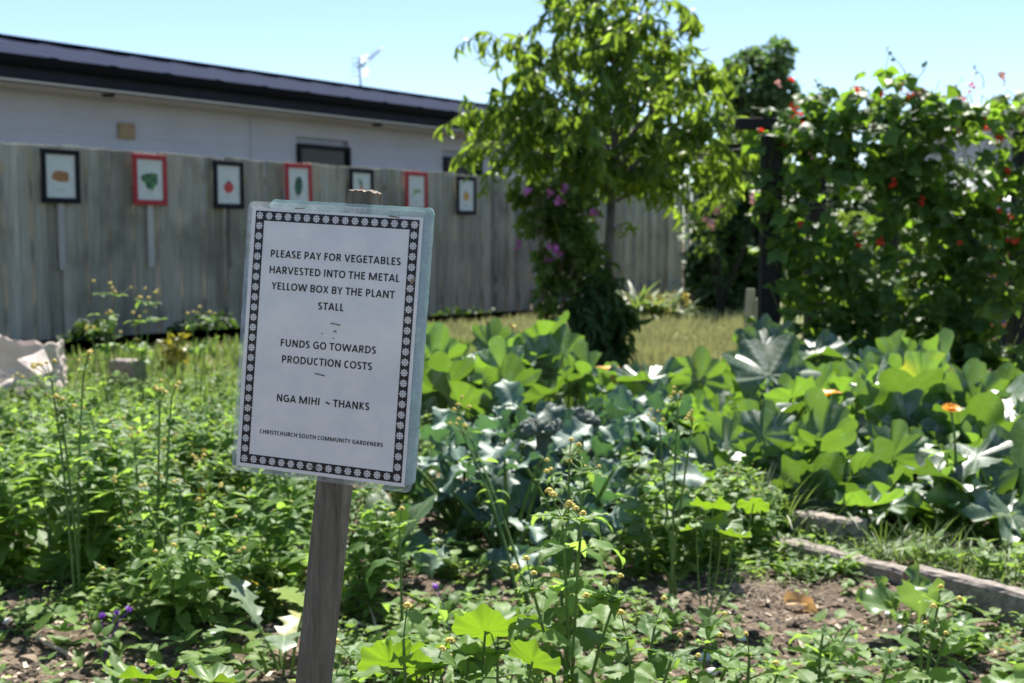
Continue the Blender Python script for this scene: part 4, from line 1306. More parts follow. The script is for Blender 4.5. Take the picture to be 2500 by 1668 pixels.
def bean_plant(i, px, Y, top_py, spread, n, label):
    base = B(px, Y)
    r = thing('runner_bean', label, 'bean plant', base, 0, 'runner beans climbing the pergola')
    st, lf, fr = MB(), MB(), MB()
    top = P(px, top_py, Y)[2]
    fpts = []
    for k in range(4):
        x = rng.uniform(-spread, spread) * .8
        pts = [np.array([x * min(1, j / 5) + .03 * math.sin(j * 1.9 + k), .05 * math.cos(j * 2.1 + k), top * j / 11]) for j in range(12)]
        st.tube(pts, .004, .0025, 5, rng.random(), cap=False)
    for k in range(int(n * 1.35)):
        z = top * (1 - .97 * rng.random() ** 1.05)
        x = rng.gauss(0, spread * .62)
        y = rng.gauss(0, .13) - (.1 if rng.random() < .4 else 0)
        if z > top - .12: x *= 1.2
        zz = z + .08 * math.sin(x * 9 + i) * (z / top)
        if mnoise.noise(Vector((base[0] + x, y + 3, zz)) * 3.2) < -.22: continue
        p = np.array([x, y, zz])
        a = rng.random() * 6.28
        d = unit(np.array([math.cos(a), math.sin(a) - .25, rng.uniform(-.9, .2)]))
        sz = rng.uniform(.065, .12)
        st.tube([p - d * sz * .9, p], .0018, .0014, 4, .5, cap=False)
        upv = unit(np.array([rng.gauss(0, .5), rng.gauss(-.35, .5), 1.0]))
        sd = np.cross(d, upv)
        tn = rng.random()
        for dd, s in ((d, 1.0), (unit(d * .3 + sd), .85), (unit(d * .3 - sd), .85)):
            lf.add(rng.choice(BEAN), frame(p, dd + rv(.1), unit(upv + rv(.2)), sz * s), tn)
    st.build('stems', M_stem, r)
    lf.build('foliage', M_bean, r)
    nf = rng.choice((6, 7, 8))
    for k in range(nf):
        mb = MB()
        f = np.array([rng.gauss(0, spread * .6), rng.uniform(-.3, -.05), top * (1 - .55 * rng.random() ** 2.2) + rng.uniform(-.05, .12)])
        for m in range(rng.choice((5, 7, 9))):
            mb.add(disc(8, 1), frame(f + rv(.009) * np.array([1, 1, 1.6]), unit(rv()), unit(rv() + np.array([0, -.8, .4])), rng.uniform(.010, .017)), rng.random())
        mb.build('flower', M_red if rng.random() < .8 else M_pink, r, False)


for i, (px, Y, tp, sp_, n, lb) in enumerate((
        (1928, 7.15, 262, .19, 200, 'runner bean beside the front black pergola post'),
        (2020, 7.1, 225, .22, 190, 'runner bean between the front black post and the second post'),
        (2110, 7.0, 262, .22, 230, 'runner bean just left of the third black post'),
        (2200, 7.0, 215, .24, 270, 'runner bean with the tallest tendrils above the beam'),
        (2290, 6.9, 235, .24, 300, 'thick runner bean right of the tallest tendrils'),
        (2385, 6.8, 230, .22, 260, 'red flowered runner bean beside the corrugated shed roof'),
        (2480, 6.7, 235, .20, 150, 'runner bean in front of the painted panel'))):
    bean_plant(i, px, Y, tp, sp_, n, lb)
mb = MB()
for px, py, ex, ey in ((2225, 215, 2160, 120), (2400, 215, 2380, 170), (2230, 200, 2260, 160), (2040, 250, 1990, 200)):
    a, e = P(px, py, 6.95), P(ex, ey, 6.95)
    mb.tube(bez(a, (a + e) / 2 + [.04, 0, .02], e, 8), .003, .0015, 4, .5, cap=False)
    for k in range(3): mb.add(BEAN[0], frame(e + (a - e) * .12 * k, unit(rv()), rv(), .03), .6)
tend = mb.build('tendrils', M_stem, bpy.data.objects['runner_bean.003'], True, np.array(bpy.data.objects['runner_bean.003'].location))

# behind the beans: painted panel, low shed, neighbour's house, sunlit bushes
M_corr = plain('corrugated_zinc', (0.26, 0.27, 0.285), 0.4, 0.15, 4, spec=.5)
M_dark = plain('dark_shed_boards', (0.02, 0.02, 0.022), .8, .3, 10)


def swirl_mat():
    m, nt, p = new_mat('painted_swirls')
    L = nt.links.new
    tc = nd(nt, 'ShaderNodeTexCoord')
    w = nd(nt, 'ShaderNodeTexWave', wave_type='RINGS', i_Scale=5.5)
    w.inputs['Distortion'].default_value = 9.0
    w.inputs['Detail'].default_value = 2.0
    L(tc.outputs['Object'], w.inputs['Vector'])
    n2 = nd(nt, 'ShaderNodeTexNoise', i_Scale=4.0)
    L(tc.outputs['Object'], n2.inputs['Vector'])
    b = ramp(nt, [(0.4, (0.05, 0.06, 0.30)), (0.45, (0.06, 0.035, 0.025)), (0.6, (0.10, 0.05, 0.03))])
    L(n2.outputs['Fac'], b.inputs[0])
    mx = nd(nt, 'ShaderNodeMix', data_type='RGBA')
    L(mth(nt, 'GREATER_THAN', w.outputs['Fac'], 0.55), mx.inputs[0]); L(b.outputs[0], mx.inputs[6]); mx.inputs[7].default_value = (0.55, 0.20, 0.06, 1)
    L(mx.outputs[2], p.inputs['Base Color'])
    p.inputs['Roughness'].default_value = .6
    return m


def build_back():
    Y = 9.8
    c = B(2470, Y)
    r = thing('garden_shed', 'low dark shed with corrugated zinc roof behind the beans', 'shed', c)
    zl, zh = P(2450, 528, Y)[2], P(2450, 436, Y + .75)[2]
    mb = MB(); mb.box(c + [.55, .5, zl / 2], (1.7, .9, zl - .03)); mb.build('wall', M_dark, r, False, c)
    mb = MB()
    V, Fq, N = [], [], 120
    for i in range(N + 1):
        x = c[0] - .22 + 2.0 * i / N
        q = .012 * math.sin(i * 2 * math.pi / 5)
        V += [(x, Y - .12, zl + q), (x, Y + .95, zh + q)]
    for i in range(N): Fq.append([2 * i, 2 * i + 2, 2 * i + 3, 2 * i + 1])
    mb.add((np.array(V), [np.array(Fq)], None))
    o = mb.build('roof', M_corr, r, True, c)
    so = o.modifiers.new('thickness', 'SOLIDIFY'); so.thickness = .006
    Y = 8.6
    c = B(2450, Y)
    a, b = P(2405, 600, Y), P(2560, 800, Y)
    mb = MB(); mb.box(((a[0] + b[0]) / 2, Y, (a[2] + b[2]) / 2), (b[0] - a[0], .03, a[2] - b[2]))
    for x in (a[0] + .08, b[0] - .08):
        mb.box((x, Y + .04, a[2] / 2), (.05, .04, a[2]))
    o = mb.build('painted_panel', swirl_mat(), None, False, np.array([(a[0] + b[0]) / 2, Y, 0]))
    tag(o, 'board painted with orange swirls on dark blue brown behind the beans', 'painted board')
    Y = 24.0
    c = B(2560, Y)
    r = thing('neighbour_house', 'pale roofed house far behind the bean row', 'house', c)
    z0, z1 = P(2450, 272, Y)[2], P(2450, 236, Y + 1.5)[2]
    x0 = P(2385, 300, Y)[0]
    mb = MB(); mb.box((x0 + 4.3, Y + 3, z0 / 2), (7.6, 5, z0 - .1)); mb.build('wall', M_wall, r, False, c)
    mb = MB()
    V = np.array([(x0, Y - .3, z0), (x0 + 8.6, Y - .3, z0), (x0 + 8.6, Y + 3, z1), (x0, Y + 3, z1), (x0, Y - .3, z0 - .12), (x0 + 8.6, Y - .3, z0 - .12), (x0 + 8.6, Y + 6.3, z0 - .12), (x0, Y + 6.3, z0 - .12), (x0, Y + 6.3, z0), (x0 + 8.6, Y + 6.3, z0)])
    mb.add((V, [np.array([[0, 1, 2, 3], [3, 2, 9, 8], [0, 4, 5, 1], [4, 7, 6, 5], [8, 9, 6, 7]]), np.array([[0, 3, 8, 7, 4], [1, 5, 6, 9, 2]])], None))
    mb.build('roof', plain('pale_roof_steel', (0.72, 0.72, 0.74), .4, .06, 2), r, False, c)
    mb = MB(); mb.box((x0 + 4.3, Y - .34, z0 - .17), (8.6, .06, .16)); mb.build('fascia', M_fascia, r, False, c)
    for i, (px, py, Y, R, lb) in enumerate(((2060, 640, 12.5, (.6, .5, .5), 'sunlit bush behind the front bean plants'), (2230, 620, 12.0, (.65, .5, .55), 'sunlit bush behind the middle of the bean row'), (2380, 640, 11.5, (.5, .5, .5), 'sunlit bush beside the shed wall'), (2130, 540, 17, (1.3, .8, .7), 'broad green hedge shrub far behind the beans'), (2330, 530, 18, (1.4, .8, .75), 'round green hedge shrub beyond the low shed'))):
        shrub('garden_bush', lb, 'bush', B(px, Y), [pp(px, py, Y, R), pp(px + 40, py + 60, Y, (R[0] * .8, R[1], R[2] * .7)), pp(px - 50, py + 70, Y - .2, (R[0] * .7, R[1], R[2] * .6))], 1300 if i < 3 else 5200, BEAN, M_shrub if i < 3 else M_darkleaf, (.07, .13) if i < 3 else (.10, .18), 4, group='bushes behind the bean row', bark=M_black0, thr=-.4)
    for px, py in ((1960, 700), (2052, 685), (2090, 690), (2105, 682)):
        Y = 9.8
        p = P(px, py, Y); b = np.array([p[0], Y, 0])
        r = thing('marigold', f"orange marigold behind the {'first black post' if px < 2000 else 'beans by the second black post'}", 'flower', b, 0, 'orange marigolds behind the beans')
        st = MB(); st.tube(bez((0, 0, 0), (.02, 0, p[2] * .5), (0, 0, p[2]), 5), .004, .003, 5); st.build('stem', M_stem, r)
        lf = MB()
        for k in range(16): lf.add(rng.choice(SMALL), frame((rng.gauss(0, .02), rng.gauss(0, .02), p[2] * rng.uniform(.1, .85)), unit(rv() + np.array([0, 0, .2])), (0, 0, 1), .08), rng.random())
        lf.build('leaves', M_weedlow, r)
        mb = MB()
        for k in range(12): mb.add(disc(8, 1), frame((rng.gauss(0, .012), rng.gauss(0, .012), p[2] + rng.gauss(0, .008)), unit(rv()), unit(rv() + np.array([0, -.5, .6])), .03), rng.random())
        mb.build('flower', M_orange, r, False)
    # weathered stumps left of the front post
    for px, py, w, lb in ((1830, 706, .085, 'taller grey timber stump left of the black post'), (1851, 730, .095, 'shorter grey timber stump against the black post')):
        Y = 11.4
        p = P(px, py, Y)
        mb = MB()
        mb.tube([(p[0], Y, -.02), (p[0], Y, p[2] * .5), (p[0] + .01, Y, p[2])], w * .56, w * .5, 10, .5)
        o = mb.build('timber_stump', M_pale, None, False, np.array([p[0], Y, 0])); tag(o, lb, 'stump', 'grey stumps by the lawn')


build_back()

# strap-leaved border plants at the fence foot on the right
for px, py, h, lb in ((1555, 745, .55, 'clump of arching strap leaves left of the lawn corner'), (1610, 735, .5, 'yellowing clump of strap leaves against the grey fence'), (1655, 745, .35, 'small clump of strap leaves before the dark shrub')):
    Y = 14.0
    b = B(px, Y)
    r = thing('strap_leaf_plant', lb, 'plant', b, 0, 'strap leaved plants along the fence')
    lf = MB()
    for k in range(46):
        a = rng.random() * 6.28
        lf.add(rng.choice(STRAP), frame((rng.gauss(0, .08), rng.gauss(0, .06), 0), unit(np.array([math.cos(a), math.sin(a), rng.uniform(.8, 2.5)])), unit(np.array([-math.cos(a), -math.sin(a), .5])), h * rng.uniform(.6, 1.2), 1.3), rng.random() * 1.2)
    lf.build('leaves', M_grass, r)
    mb = MB()
    for k in range(4):
        q = np.array([rng.gauss(0, .15), rng.gauss(-.1, .1), h * rng.uniform(.6, 1.5)])
        mb.tube(bez((0, 0, 0), (q[0] * .3, q[1] * .3, q[2] * .6), q, 5), .004, .003, 4)
    mb.build('flower_stalks', M_twig, r)
    for k in range(2):
        mb = MB()
        q = np.array([rng.gauss(0, .2), -.2, h * rng.uniform(.3, .7)])
        for m in range(5): mb.add(disc(8, 1), frame(q + rv(.015), unit(rv()), unit(rv() + np.array([0, -1, .4])), .04), .5)
        mb.build('flower', M_yellow, r, False)

# ------------------------------------------------------------------ lawn grass (uncountable)
lf = MB()
BL = grid_leaf(lambda t: 1 - t * .9, .09, 1, 2, 0, .7)
cnt = 0
while cnt < 18000:
    px, py = rng.uniform(900, 1900), 690 + 240 * rng.random() ** 1.3
    p = G(px, py)
    if p[1] < 6.9 or p[1] > 20 or float(p @ FN) > FO - (2.6 if float(p @ FD) < 16.3 else .5): continue
    if mnoise.noise(Vector(p * 1.5)) < -.35: continue
    a = rng.random() * 6.28
    lf.add(BL, frame(p, unit(np.array([math.cos(a) * .6, math.sin(a) * .6, 1])), (math.cos(a), math.sin(a), -.2), rng.uniform(.03, .08) * (1 + p[1] * .03), 1.6), .45 + .45 * rng.random() + .4 * mnoise.noise(Vector(p * .8)))
    cnt += 1
while cnt < 20000:
    p = np.array([rng.uniform(-3.6, .4), rng.uniform(6.9, 11), 0])
    if float(p @ FN) > FO - 2.6: continue
    a = rng.random() * 6.28
    lf.add(BL, frame(p, unit(np.array([math.cos(a) * .6, math.sin(a) * .6, 1])), (math.cos(a), math.sin(a), -.2), rng.uniform(.04, .10), 2.0), .25 + .6 * rng.random())
    cnt += 1
tag(lf.build('lawn_grass', M_lawn), kind='stuff')
lf = MB()
for k in range(4500):
    p = np.array([rng.uniform(-3.6, .4), rng.uniform(6.2, 10.5), 0])
    if float(p @ FN) > FO - 2.5: continue
    a = rng.random() * 6.28
    lf.add(BL, frame(p, unit(np.array([math.cos(a) * .7, math.sin(a) * .7, 1])), (math.cos(a), math.sin(a), -.2), rng.uniform(.05, .12), 2.4), .3 + .5 * rng.random())
tag(lf.build('grass', M_grass), kind='stuff')

# ------------------------------------------------------------------ squash bed
def squash_extra(nf):
    def f(r):
        for k in range(nf):
            mb = MB()
            q = np.array([rng.gauss(0, .15), rng.gauss(-.1, .1), rng.uniform(.1, .3)])
            for m in range(5): mb.add(grid_leaf(lance, .25, 2, 4, .3, .8), frame(q, unit(np.array([math.cos(m * 1.256), math.sin(m * 1.256), .7])), (0, 0, 1), .07), .5)
            mb.build('flower', M_orange, r)
    return f


sq = [(1110, 5.4, 11, .30, .46, 'squash plant with big backlit leaves just right of the notice'), (1260, 5.5, 11, .30, .44, 'squash plant with one raised white glaring leaf left of the dark climber'), (1370, 5.3, 10, .28, .34, 'squash plant drooping in front of the dark climber'), (1560, 5.6, 9, .28, .20, 'squash plant with a wide shining leaf right of the peach tree'),
      (1690, 5.9, 9, .24, .20, 'squash plant at the left corner of the lawn edge'), (1740, 5.0, 11, .26, .28, 'squash plant above the tall grass tuft'), (1860, 6.4, 11, .30, .38, 'squash plant at the foot of the front black post'), (1960, 6.2, 12, .32, .42, 'squash plant with a raised fan of leaves below the beam'),
      (1880, 4.7, 11, .30, .40, 'squash plant behind the loose concrete block'), (2020, 5.3, 12, .30, .36, 'squash plant in the middle of the squash bed'), (2130, 4.8, 12, .30, .36, 'squash plant with dark shaded leaves near the orange calendula'), (2180, 5.9, 10, .28, .38, 'squash plant below the thick runner beans'),
      (2290, 5.4, 9, .28, .40, 'squash plant with a tall upright leaf on a long stalk'), (2400, 5.1, 11, .28, .38, 'squash plant right of the orange calendula'), (2480, 4.4, 10, .32, .40, 'squash plant with greyish toothed leaves at the right edge'), (2330, 4.3, 9, .26, .32, 'squash plant with a pale yellowing leaf low down'), (1620, 4.7, 9, .24, .26, 'squash plant between the broccoli and the squash bed'), (1450, 6.0, 8, .24, .22, 'squash plant under the peach tree')]
for px, Y, n, sz, st, lb in sq:
    leaf_plant('squash_plant', lb, 'squash plant', B(px, Y), int(n * 1.45), SQUASH, M_squash, (sz * .75, sz * 1.4), (st * .25, st * 1.0), (20, 86), .008, M_sqstem, 'squash plants in the bed', rz=rng.uniform(0, 6), spread=.12, extra=squash_extra(rng.choice((0, 0, 1))), jit=1.7, glare=.36, erect=.22)
for px, Y, n, sz, st, lb in ((1790, 4.05, 8, .24, .22, 'squash plant with shaded leaves nearest the concrete block'), (1960, 4.0, 9, .26, .26, 'squash plant drooping low behind the concrete block'), (2110, 3.95, 8, .26, .26, 'squash plant with dark hanging leaves in the middle front of the bed'), (2250, 4.0, 8, .25, .24, 'squash plant at the front of the bed right of the dark leaves'), (2520, 3.7, 8, .26, .24, 'squash plant cut by the right edge at the front of the bed')):
    leaf_plant('squash_plant', lb, 'squash plant', B(px, Y), int(n * 1.5), SQUASH, M_squash, (sz * .75, sz * 1.35), (st * .4, st * 1.2), (20, 80), .008, M_sqstem, 'squash plants in the bed', rz=rng.uniform(0, 6), spread=.1, jit=1.6, glare=.4, erect=.22)
# raised leaves that stand above the rest
def raised(name_root, px, py, Y, size, az, up, T=0, tone=.5):
    r = bpy.data.objects[name_root]
    b = np.array(r.location)
    p = P(px, py, Y) - b
    c, s = math.cos(-r.rotation_euler.z), math.sin(-r.rotation_euler.z)
    Rz = np.array([[c, -s, 0], [s, c, 0], [0, 0, 1]])
    st, lf = MB(), MB()
    st.tube(bez((0, 0, 0), Rz @ np.array([p[0] * .4, p[1] * .4, p[2] * .6]), Rz @ p, 7), .010, .007, 6, .5, cap=False)
    st.build('leaf_stalk', M_sqstem, r)
    lf.add(SQUASH[T], frame(Rz @ p, Rz @ np.array(az, float), Rz @ np.array(up, float), size), tone)
    lf.build('raised_leaf', M_squash, r)


raised('squash_plant.012', 2295, 895, 5.2, .30, (.5, .1, .8), (-.5, .75, .5), 2, .7)
raised('squash_plant.012', 2380, 985, 5.0, .34, (.1, .1, 1), (0, .9, .25), 1, .55)
raised('squash_plant', 1080, 950, 5.3, .32, (-.1, .1, 1), (0, .9, .3), 1, .7)
raised('squash_plant', 1215, 945, 5.4, .30, (.15, .1, 1), (.1, .9, .3), 1, .6)
raised('squash_plant.001', 1320, 835, 5.6, .36, (.15, -.3, .2), (-.1, -.35, 1), 0, .6)
raised('squash_plant.003', 1580, 925, 5.6, .42, (.1, -.6, -.05), (0, -.4, 1), 0, .4)
raised('squash_plant.007', 1990, 860, 6.0, .40, (.3, -.5, -.05), (0, -.42, 1), 0, .4)
raised('squash_plant.007', 1930, 895, 6.2, .34, (-.1, 0, 1), (0, .9, .3), 1, .7)
raised('squash_plant.003', 1710, 930, 5.7, .30, (.1, .1, 1), (0, .9, .2), 1, .7)
raised('squash_plant.008', 1800, 1090, 4.4, .28, (-.2, -.7, -.35), (-.3, -.4, .8), 2, .3)
raised('squash_plant.008', 1850, 1200, 4.2, .26, (.05, -.5, -.8), (0, -.8, .4), 0, .3)

# ------------------------------------------------------------------ broccoli
def broc_head(r):
    mb = MB()
    z = rng.uniform(.25, .33)
    q = np.array([rng.gauss(0, .05), rng.gauss(-.06, .03), z])
    for k in range(70):
        u = unit(rv()); u[2] = abs(u[2])
        mb.add(lump(k, 0, .3), SM(q + u * np.array([.075, .075, .045]) * rng.uniform(.8, 1.05), rng.uniform(.012, .02), rng.random() * 6), rng.random())
    mb.tube([q - [0, 0, .25], q], .02, .03, 7)
    mb.build('flower_head', M_brochead, r, False)


for px, Y, n, lb, hd in ((1130, 3.75, 16, 'broccoli plant nearest the notice with wavy blue green leaves', 0), (1290, 3.9, 18, 'broccoli plant with a purple grey head among its leaves', 1), (1380, 4.25, 16, 'broccoli plant with a grey head behind the tall weed', 1), (1470, 3.85, 17, 'broccoli plant on the right with pale upturned leaves', 0), (1560, 4.5, 14, 'broccoli plant touching the squash leaves', 0), (1240, 3.45, 13, 'broccoli plant drooping onto the bare soil', 0), (1400, 3.5, 12, 'low broccoli plant in shade behind the tall weed', 0)):
    leaf_plant('broccoli_plant', lb, 'broccoli', B(px, Y), int(n * 2.1), BROC, M_broc, (.11, .205), (.08, .34), (20, 85), .007, M_sqstem, 'broccoli plants', rz=rng.random() * 6, spread=.05, extra=broc_head if hd else None, jit=1.7, glare=.3, erect=.10)

# ------------------------------------------------------------------ concrete edging, bag and oddments
M_conc = plain('concrete', (0.29, 0.25, 0.215), .95, .3, 40, .7, col2=(0.13, 0.112, 0.095))


def block(name, label, p0, p1, h, w, group=None, jag=1, mat=None):
    p0, p1 = np.asarray(p0, float), np.asarray(p1, float)
    d = unit(p1 - p0); nrm = np.array([-d[1], d[0], 0])
    L = np.linalg.norm(p1 - p0); c = (p0 + p1) / 2; c[2] = 0
    n = max(4, int(L / .03))
    V, Fq = [], []
    prof = [(-w / 2, -.06), (-w / 2, h * .5), (-w / 2, h - .008), (-w / 2 + .008, h), (0, h), (w / 2 - .008, h), (w / 2, h - .008), (w / 2, -.06)]
    k = len(prof)
    for i in range(n + 1):
        q = p0 + (p1 - p0) * i / n
        for a, z in prof:
            v = q + nrm * a + np.array([0, 0, z])
            nn = .006 * mnoise.noise(Vector(v * 22)) + .003 * mnoise.noise(Vector(v * 60))
            V.append(v + nrm * nn * np.sign(a) + np.array([0, 0, nn if z > 0 else 0]))
    for i in range(n):
        for j in range(k - 1): Fq.append([i * k + j, i * k + j + 1, (i + 1) * k + j + 1, (i + 1) * k + j])
    mb = MB()
    mb.add((np.array(V), [np.array(Fq), np.array([list(range(k))[::-1], [n * k + j for j in range(k)]])], None))
    o = mb.build(name, mat or M_conc, None, False, c)
    return tag(o, label, 'edging block', group)


e0, e1, e2, e3 = G(1895, 1345), G(2215, 1432), G(2232, 1440), G(2560, 1525)
block('concrete_edging', 'left concrete edging strip ending beside the crinkled leaf seedling', e0, e1, .045, .055, 'low concrete edging of the bed')
block('concrete_edging', 'right concrete edging strip running out at the photo edge', e2, e3, .065, .055, 'low concrete edging of the bed')
b0, b1 = G(1945, 1322), G(2118, 1352)
block('concrete_block', 'short grey concrete block sitting just behind the edging strip', b0 + [0, .05, 0], b1 + [0, .05, 0], .085, .07)
b0, b1 = B(275, 7.3), B(338, 7.2)
block('concrete_block', 'grey concrete block among the weeds near the paper sack', b0, b1, .19, .1)


def build_bag():
    Y = 6.9
    c = B(40, Y)
    M_bag = plain('brown_sack_paper', (0.74, 0.62, 0.53), .75, .15, 9, .5, trans=.12)
    rows, n, mb = 26, 72, MB()
    V, Fq = [], []
    for j in range(rows + 1):
        t = j / rows
        z = .36 * min(1, t * 1.25) - (.10 * max(0, t - .8) / .2)
        k = 1 - .14 * t + (-.28 if t > .8 else 0) * (t - .8) / .2
        for i in range(n):
            a = 2 * math.pi * i / n
            ca, sa = math.cos(a), math.sin(a)
            e = (abs(ca) ** 4 + abs(sa) ** 4) ** -.25
            v = np.array([.25 * k * e * ca, .15 * k * e * sa, z * .93])
            cr = .045 * mnoise.noise(Vector(v * 7 + np.array([3, 1, 2]))) + .030 * abs(mnoise.noise(Vector(v * 15))) + .012 * mnoise.noise(Vector(v * 38))
            V.append(c + v * [1 + cr * 2, 1 + cr * 3, 1] + np.array([0, 0, cr * 1.6 * t + (-.05 * ca if t > .5 else 0)]))
    for j in range(rows):
        for i in range(n): Fq.append([j * n + i, j * n + (i + 1) % n, (j + 1) * n + (i + 1) % n, (j + 1) * n + i])
    mb.add((np.array(V), [np.array(Fq)], None))
    r = mb.build('paper_sack', M_bag, None, False, c)
    tag(r, 'crumpled brown paper sack standing at the left edge', 'paper sack')
    mb = MB()
    T = grid_leaf(lambda t: .9 - .35 * t, .5, 6, 6, .15, .5, .12, 0, 5, .1, 3)
    p = P(75, 868, Y - .24)
    mb.add(T, frame(p - c, (.7, -.6, -.45), (.1, -.5, .9), .17))
    mb.build('torn_flap', M_bag, r, False)
    mb = MB(); a, b = P(-40, 985, 6.2), P(36, 932, 6.3)
    mb.tube(bez(a, (a + b) / 2 + [0, 0, .01], b, 6), .03, .026, 9, .5)
    o = mb.build('bleached_log', plain('bleached_wood', (0.55, 0.47, 0.40), .9, .3, 20, .4), None, True, np.array([a[0], a[1], 0])); tag(o, 'bleached log end poking in below the paper sack', 'log')
    Y = 5.9
    c = B(1200, Y)
    z = P(1200, 838, Y)[2]
    mb = MB(); mb.box(c + [0, 0, z / 2 - .02], (.022, .022, z)); mb.box(c + [0, 0, z + .0], (.10, .03, .018))
    o = mb.build('plant_stake', M_stake, None, False, c); tag(o, 'pale wooden stake with a flat crosspiece among the squash leaves', 'stake')


build_bag()

# calendula flowers in the squash bed
for px, py, Y, s, lb in ((2322, 1003, 3.75, .030, 'orange calendula flower standing in the squash bed'), (1826, 950, 5.4, .026, 'orange calendula half hidden left in the squash bed'), (1250, 798, 6.9, .022, 'small yellow calendula against the fence foot')):
    p = P(px, py, Y); b = np.array([p[0], Y, 0])
    r = thing('calendula', lb, 'flower', b)
    st = MB(); st.tube(bez((0, 0, 0), (.04, 0, p[2] * .5), (0, 0, p[2]), 6), .005, .004, 6); st.build('stem', M_stem, r)
    lf = MB()
    for k in range(14): lf.add(rng.choice(CHARD), frame((0, 0, p[2] * rng.uniform(.05, .8)), unit(rv() + np.array([0, 0, .3])), (0, 0, 1), .09, .8), rng.random())
    lf.build('leaves', M_weedlow, r)
    mb = MB()
    PT = grid_leaf(spoon, .16, 2, 4, .1, .3)
    for ring in range(2):
        for k in range(14):
            a = k * 2 * math.pi / 14 + ring * .2
            mb.add(PT, frame((0, 0, p[2] + ring * .003), (math.cos(a), math.sin(a) * .75 - .1, .35 + ring * .35 + .3 * math.sin(a)), (0, -.5, 1), s * (1.1 - ring * .25)), rng.random())
    mb.add(ICO1, SM((0, -.004, p[2] + .006), (s * .3, s * .3, s * .2)), .2)
    mb.build('flower', M_orange if px > 1300 else M_yellow, r)

# ------------------------------------------------------------------ weeds: templates then repeats
def hide_proto(o):
    for x in KIDS.get(o.name, []): bpy.data.objects.remove(x)
    bpy.data.objects.remove(o)


PROTO = []
for k, (ns, h, spd, L, bu) in enumerate(((3, .38, .13, .100, .2), (4, .42, .17, .092, .3), (3, .32, .11, .105, .15), (4, .40, .18, .088, .4), (3, .46, .13, .090, .2), (4, .30, .15, .092, .25), (5, .44, .20, .094, .4))):
    PROTO.append(weed_thing('budded_weed', 'weed', 'weed', stem_weed(rand_stems(ns, h, spd, .0028), L, WEED, .22, .06, bushy=bu, buds=rng.choice((0, 1, 1)), budr=.004), (0, 0, 0)))
LOW = []
for k in range(5):
    r = thing('seedling_weed', 'weed', 'weed')
    lf = MB()
    for s in range(3):
        c = rv(.03) * [1, 1, 0]
        h = rng.uniform(.02, .08)
        for m in range(6):
            a = m * 1.05 + rng.random()
            lf.add(rng.choice(WEED), frame(c + [0, 0, h * (m % 3) / 2], (math.cos(a), math.sin(a), rng.uniform(.0, .7)), (0, 0, 1), rng.uniform(.025, .055), 1.1), rng.random())
    lf.build('leaves', M_weedlow, r)
    LOW.append(r)


def ok_gap(p):                                   # keep clear of the notice post
    return math.hypot(p[0] + .24, p[1] - 1.36) > .25


BARE = [(G(1800, 1455), .30, .22), (G(2080, 1490), .30, .22), (G(1930, 1560), .22, .13), (G(1100, 1440), .18, .10), (G(120, 1560), .16, .10)]


def bare(p):                                     # open dry patches of soil
    return any(((p[0] - c[0]) / a) ** 2 + ((p[1] - c[1]) / b) ** 2 < 1 and rng.random() < .8 for c, a, b in BARE)


def scatter(n, poly, protos, label, group, sc=(.75, 1.15), dens=None, mind=0.09):
    pts = []
    xs = [q[0] for q in poly]; ys = [q[1] for q in poly]
    tries = 0
    while len(pts) < n and tries < n * 60:
        tries += 1
        px, py = rng.uniform(min(xs), max(xs)), rng.uniform(min(ys), max(ys))
        p = np.array([px, py, 0.0])
        ins = False
        for (xa, ya), (xb, yb) in zip(poly, poly[1:] + poly[:1]):
            if (ya > py) != (yb > py) and px < (xb - xa) * (py - ya) / (yb - ya) + xa: ins = not ins
        if not ins or not ok_gap(p) or bare(p): continue
        if dens is not None and mnoise.noise(Vector(p * 1.3) + Vector((dens, 0, 0))) < -.25: continue
        if any((p[0] - q[0]) ** 2 + (p[1] - q[1]) ** 2 < mind * mind for q in pts): continue
        pts.append(p)
        p[2] = gz(px, py) - .005
        dup(rng.choice(protos), p, rng.random() * 6.28, rng.uniform(*sc) * (1 - .45 * max(0, min(1, (py - 3.2) / 2))), label, group, (rng.gauss(0, .07), rng.gauss(0, .07)))
    return pts


g2 = lambda px, py: tuple(G(px, py)[:2])
LEFT = [g2(-80, 1085), g2(560, 1070), g2(600, 1290), g2(330, 1330), g2(230, 1420), g2(-60, 1420)]
scatter(105, LEFT, PROTO, 'leafy weed with yellow buds in the crowded patch left of the notice', 'yellow budded weeds left of the notice', (.7, 1.1), mind=.11)
scatter(45, [g2(90, 990), g2(560, 960), g2(560, 1080), g2(-80, 1080), g2(-80, 1010)], PROTO, 'short leafy weed at the back of the patch left of the notice', 'short weeds at the back of the left patch', (.5, .75), mind=.13)
scatter(75, [(-4.0, 6.3), (-.6, 6.3), (-.9, 9.6), (-4.0, 8.6)], LOW, 'low weed in the rough strip between the left patch and the fence', 'low weeds in front of the fence', (1.4, 2.4), mind=.12)
scatter(22, [(-.9, 2.9), (-.2, 2.9), (-.2, 5.2), (-.9, 5.2)], PROTO, 'leafy weed hidden behind the notice board', 'weeds hidden behind the notice', (.5, .9), mind=.12)
MIDR = [g2(1560, 1280), g2(1900, 1290), g2(1890, 1360), g2(1700, 1420), g2(1540, 1420)]
scatter(26, MIDR, PROTO, 'leafy weed with yellow buds between the broccoli and the concrete edging', 'yellow budded weeds between broccoli and edging', (.42, .72), mind=.1)
SOIL_L = [g2(-60, 1430), g2(620, 1400), g2(700, 1668), (-.9, 2.05), (-1.25, 2.05)]
scatter(48, SOIL_L, LOW, 'low leafy seedling weed on the soil left of the post', 'seedling weeds left of the post', (.7, 1.3), mind=.07)
SOIL_R = [g2(860, 1400), g2(1900, 1400), g2(2480, 1520), (1.05, 2.05), (-.3, 2.0)]
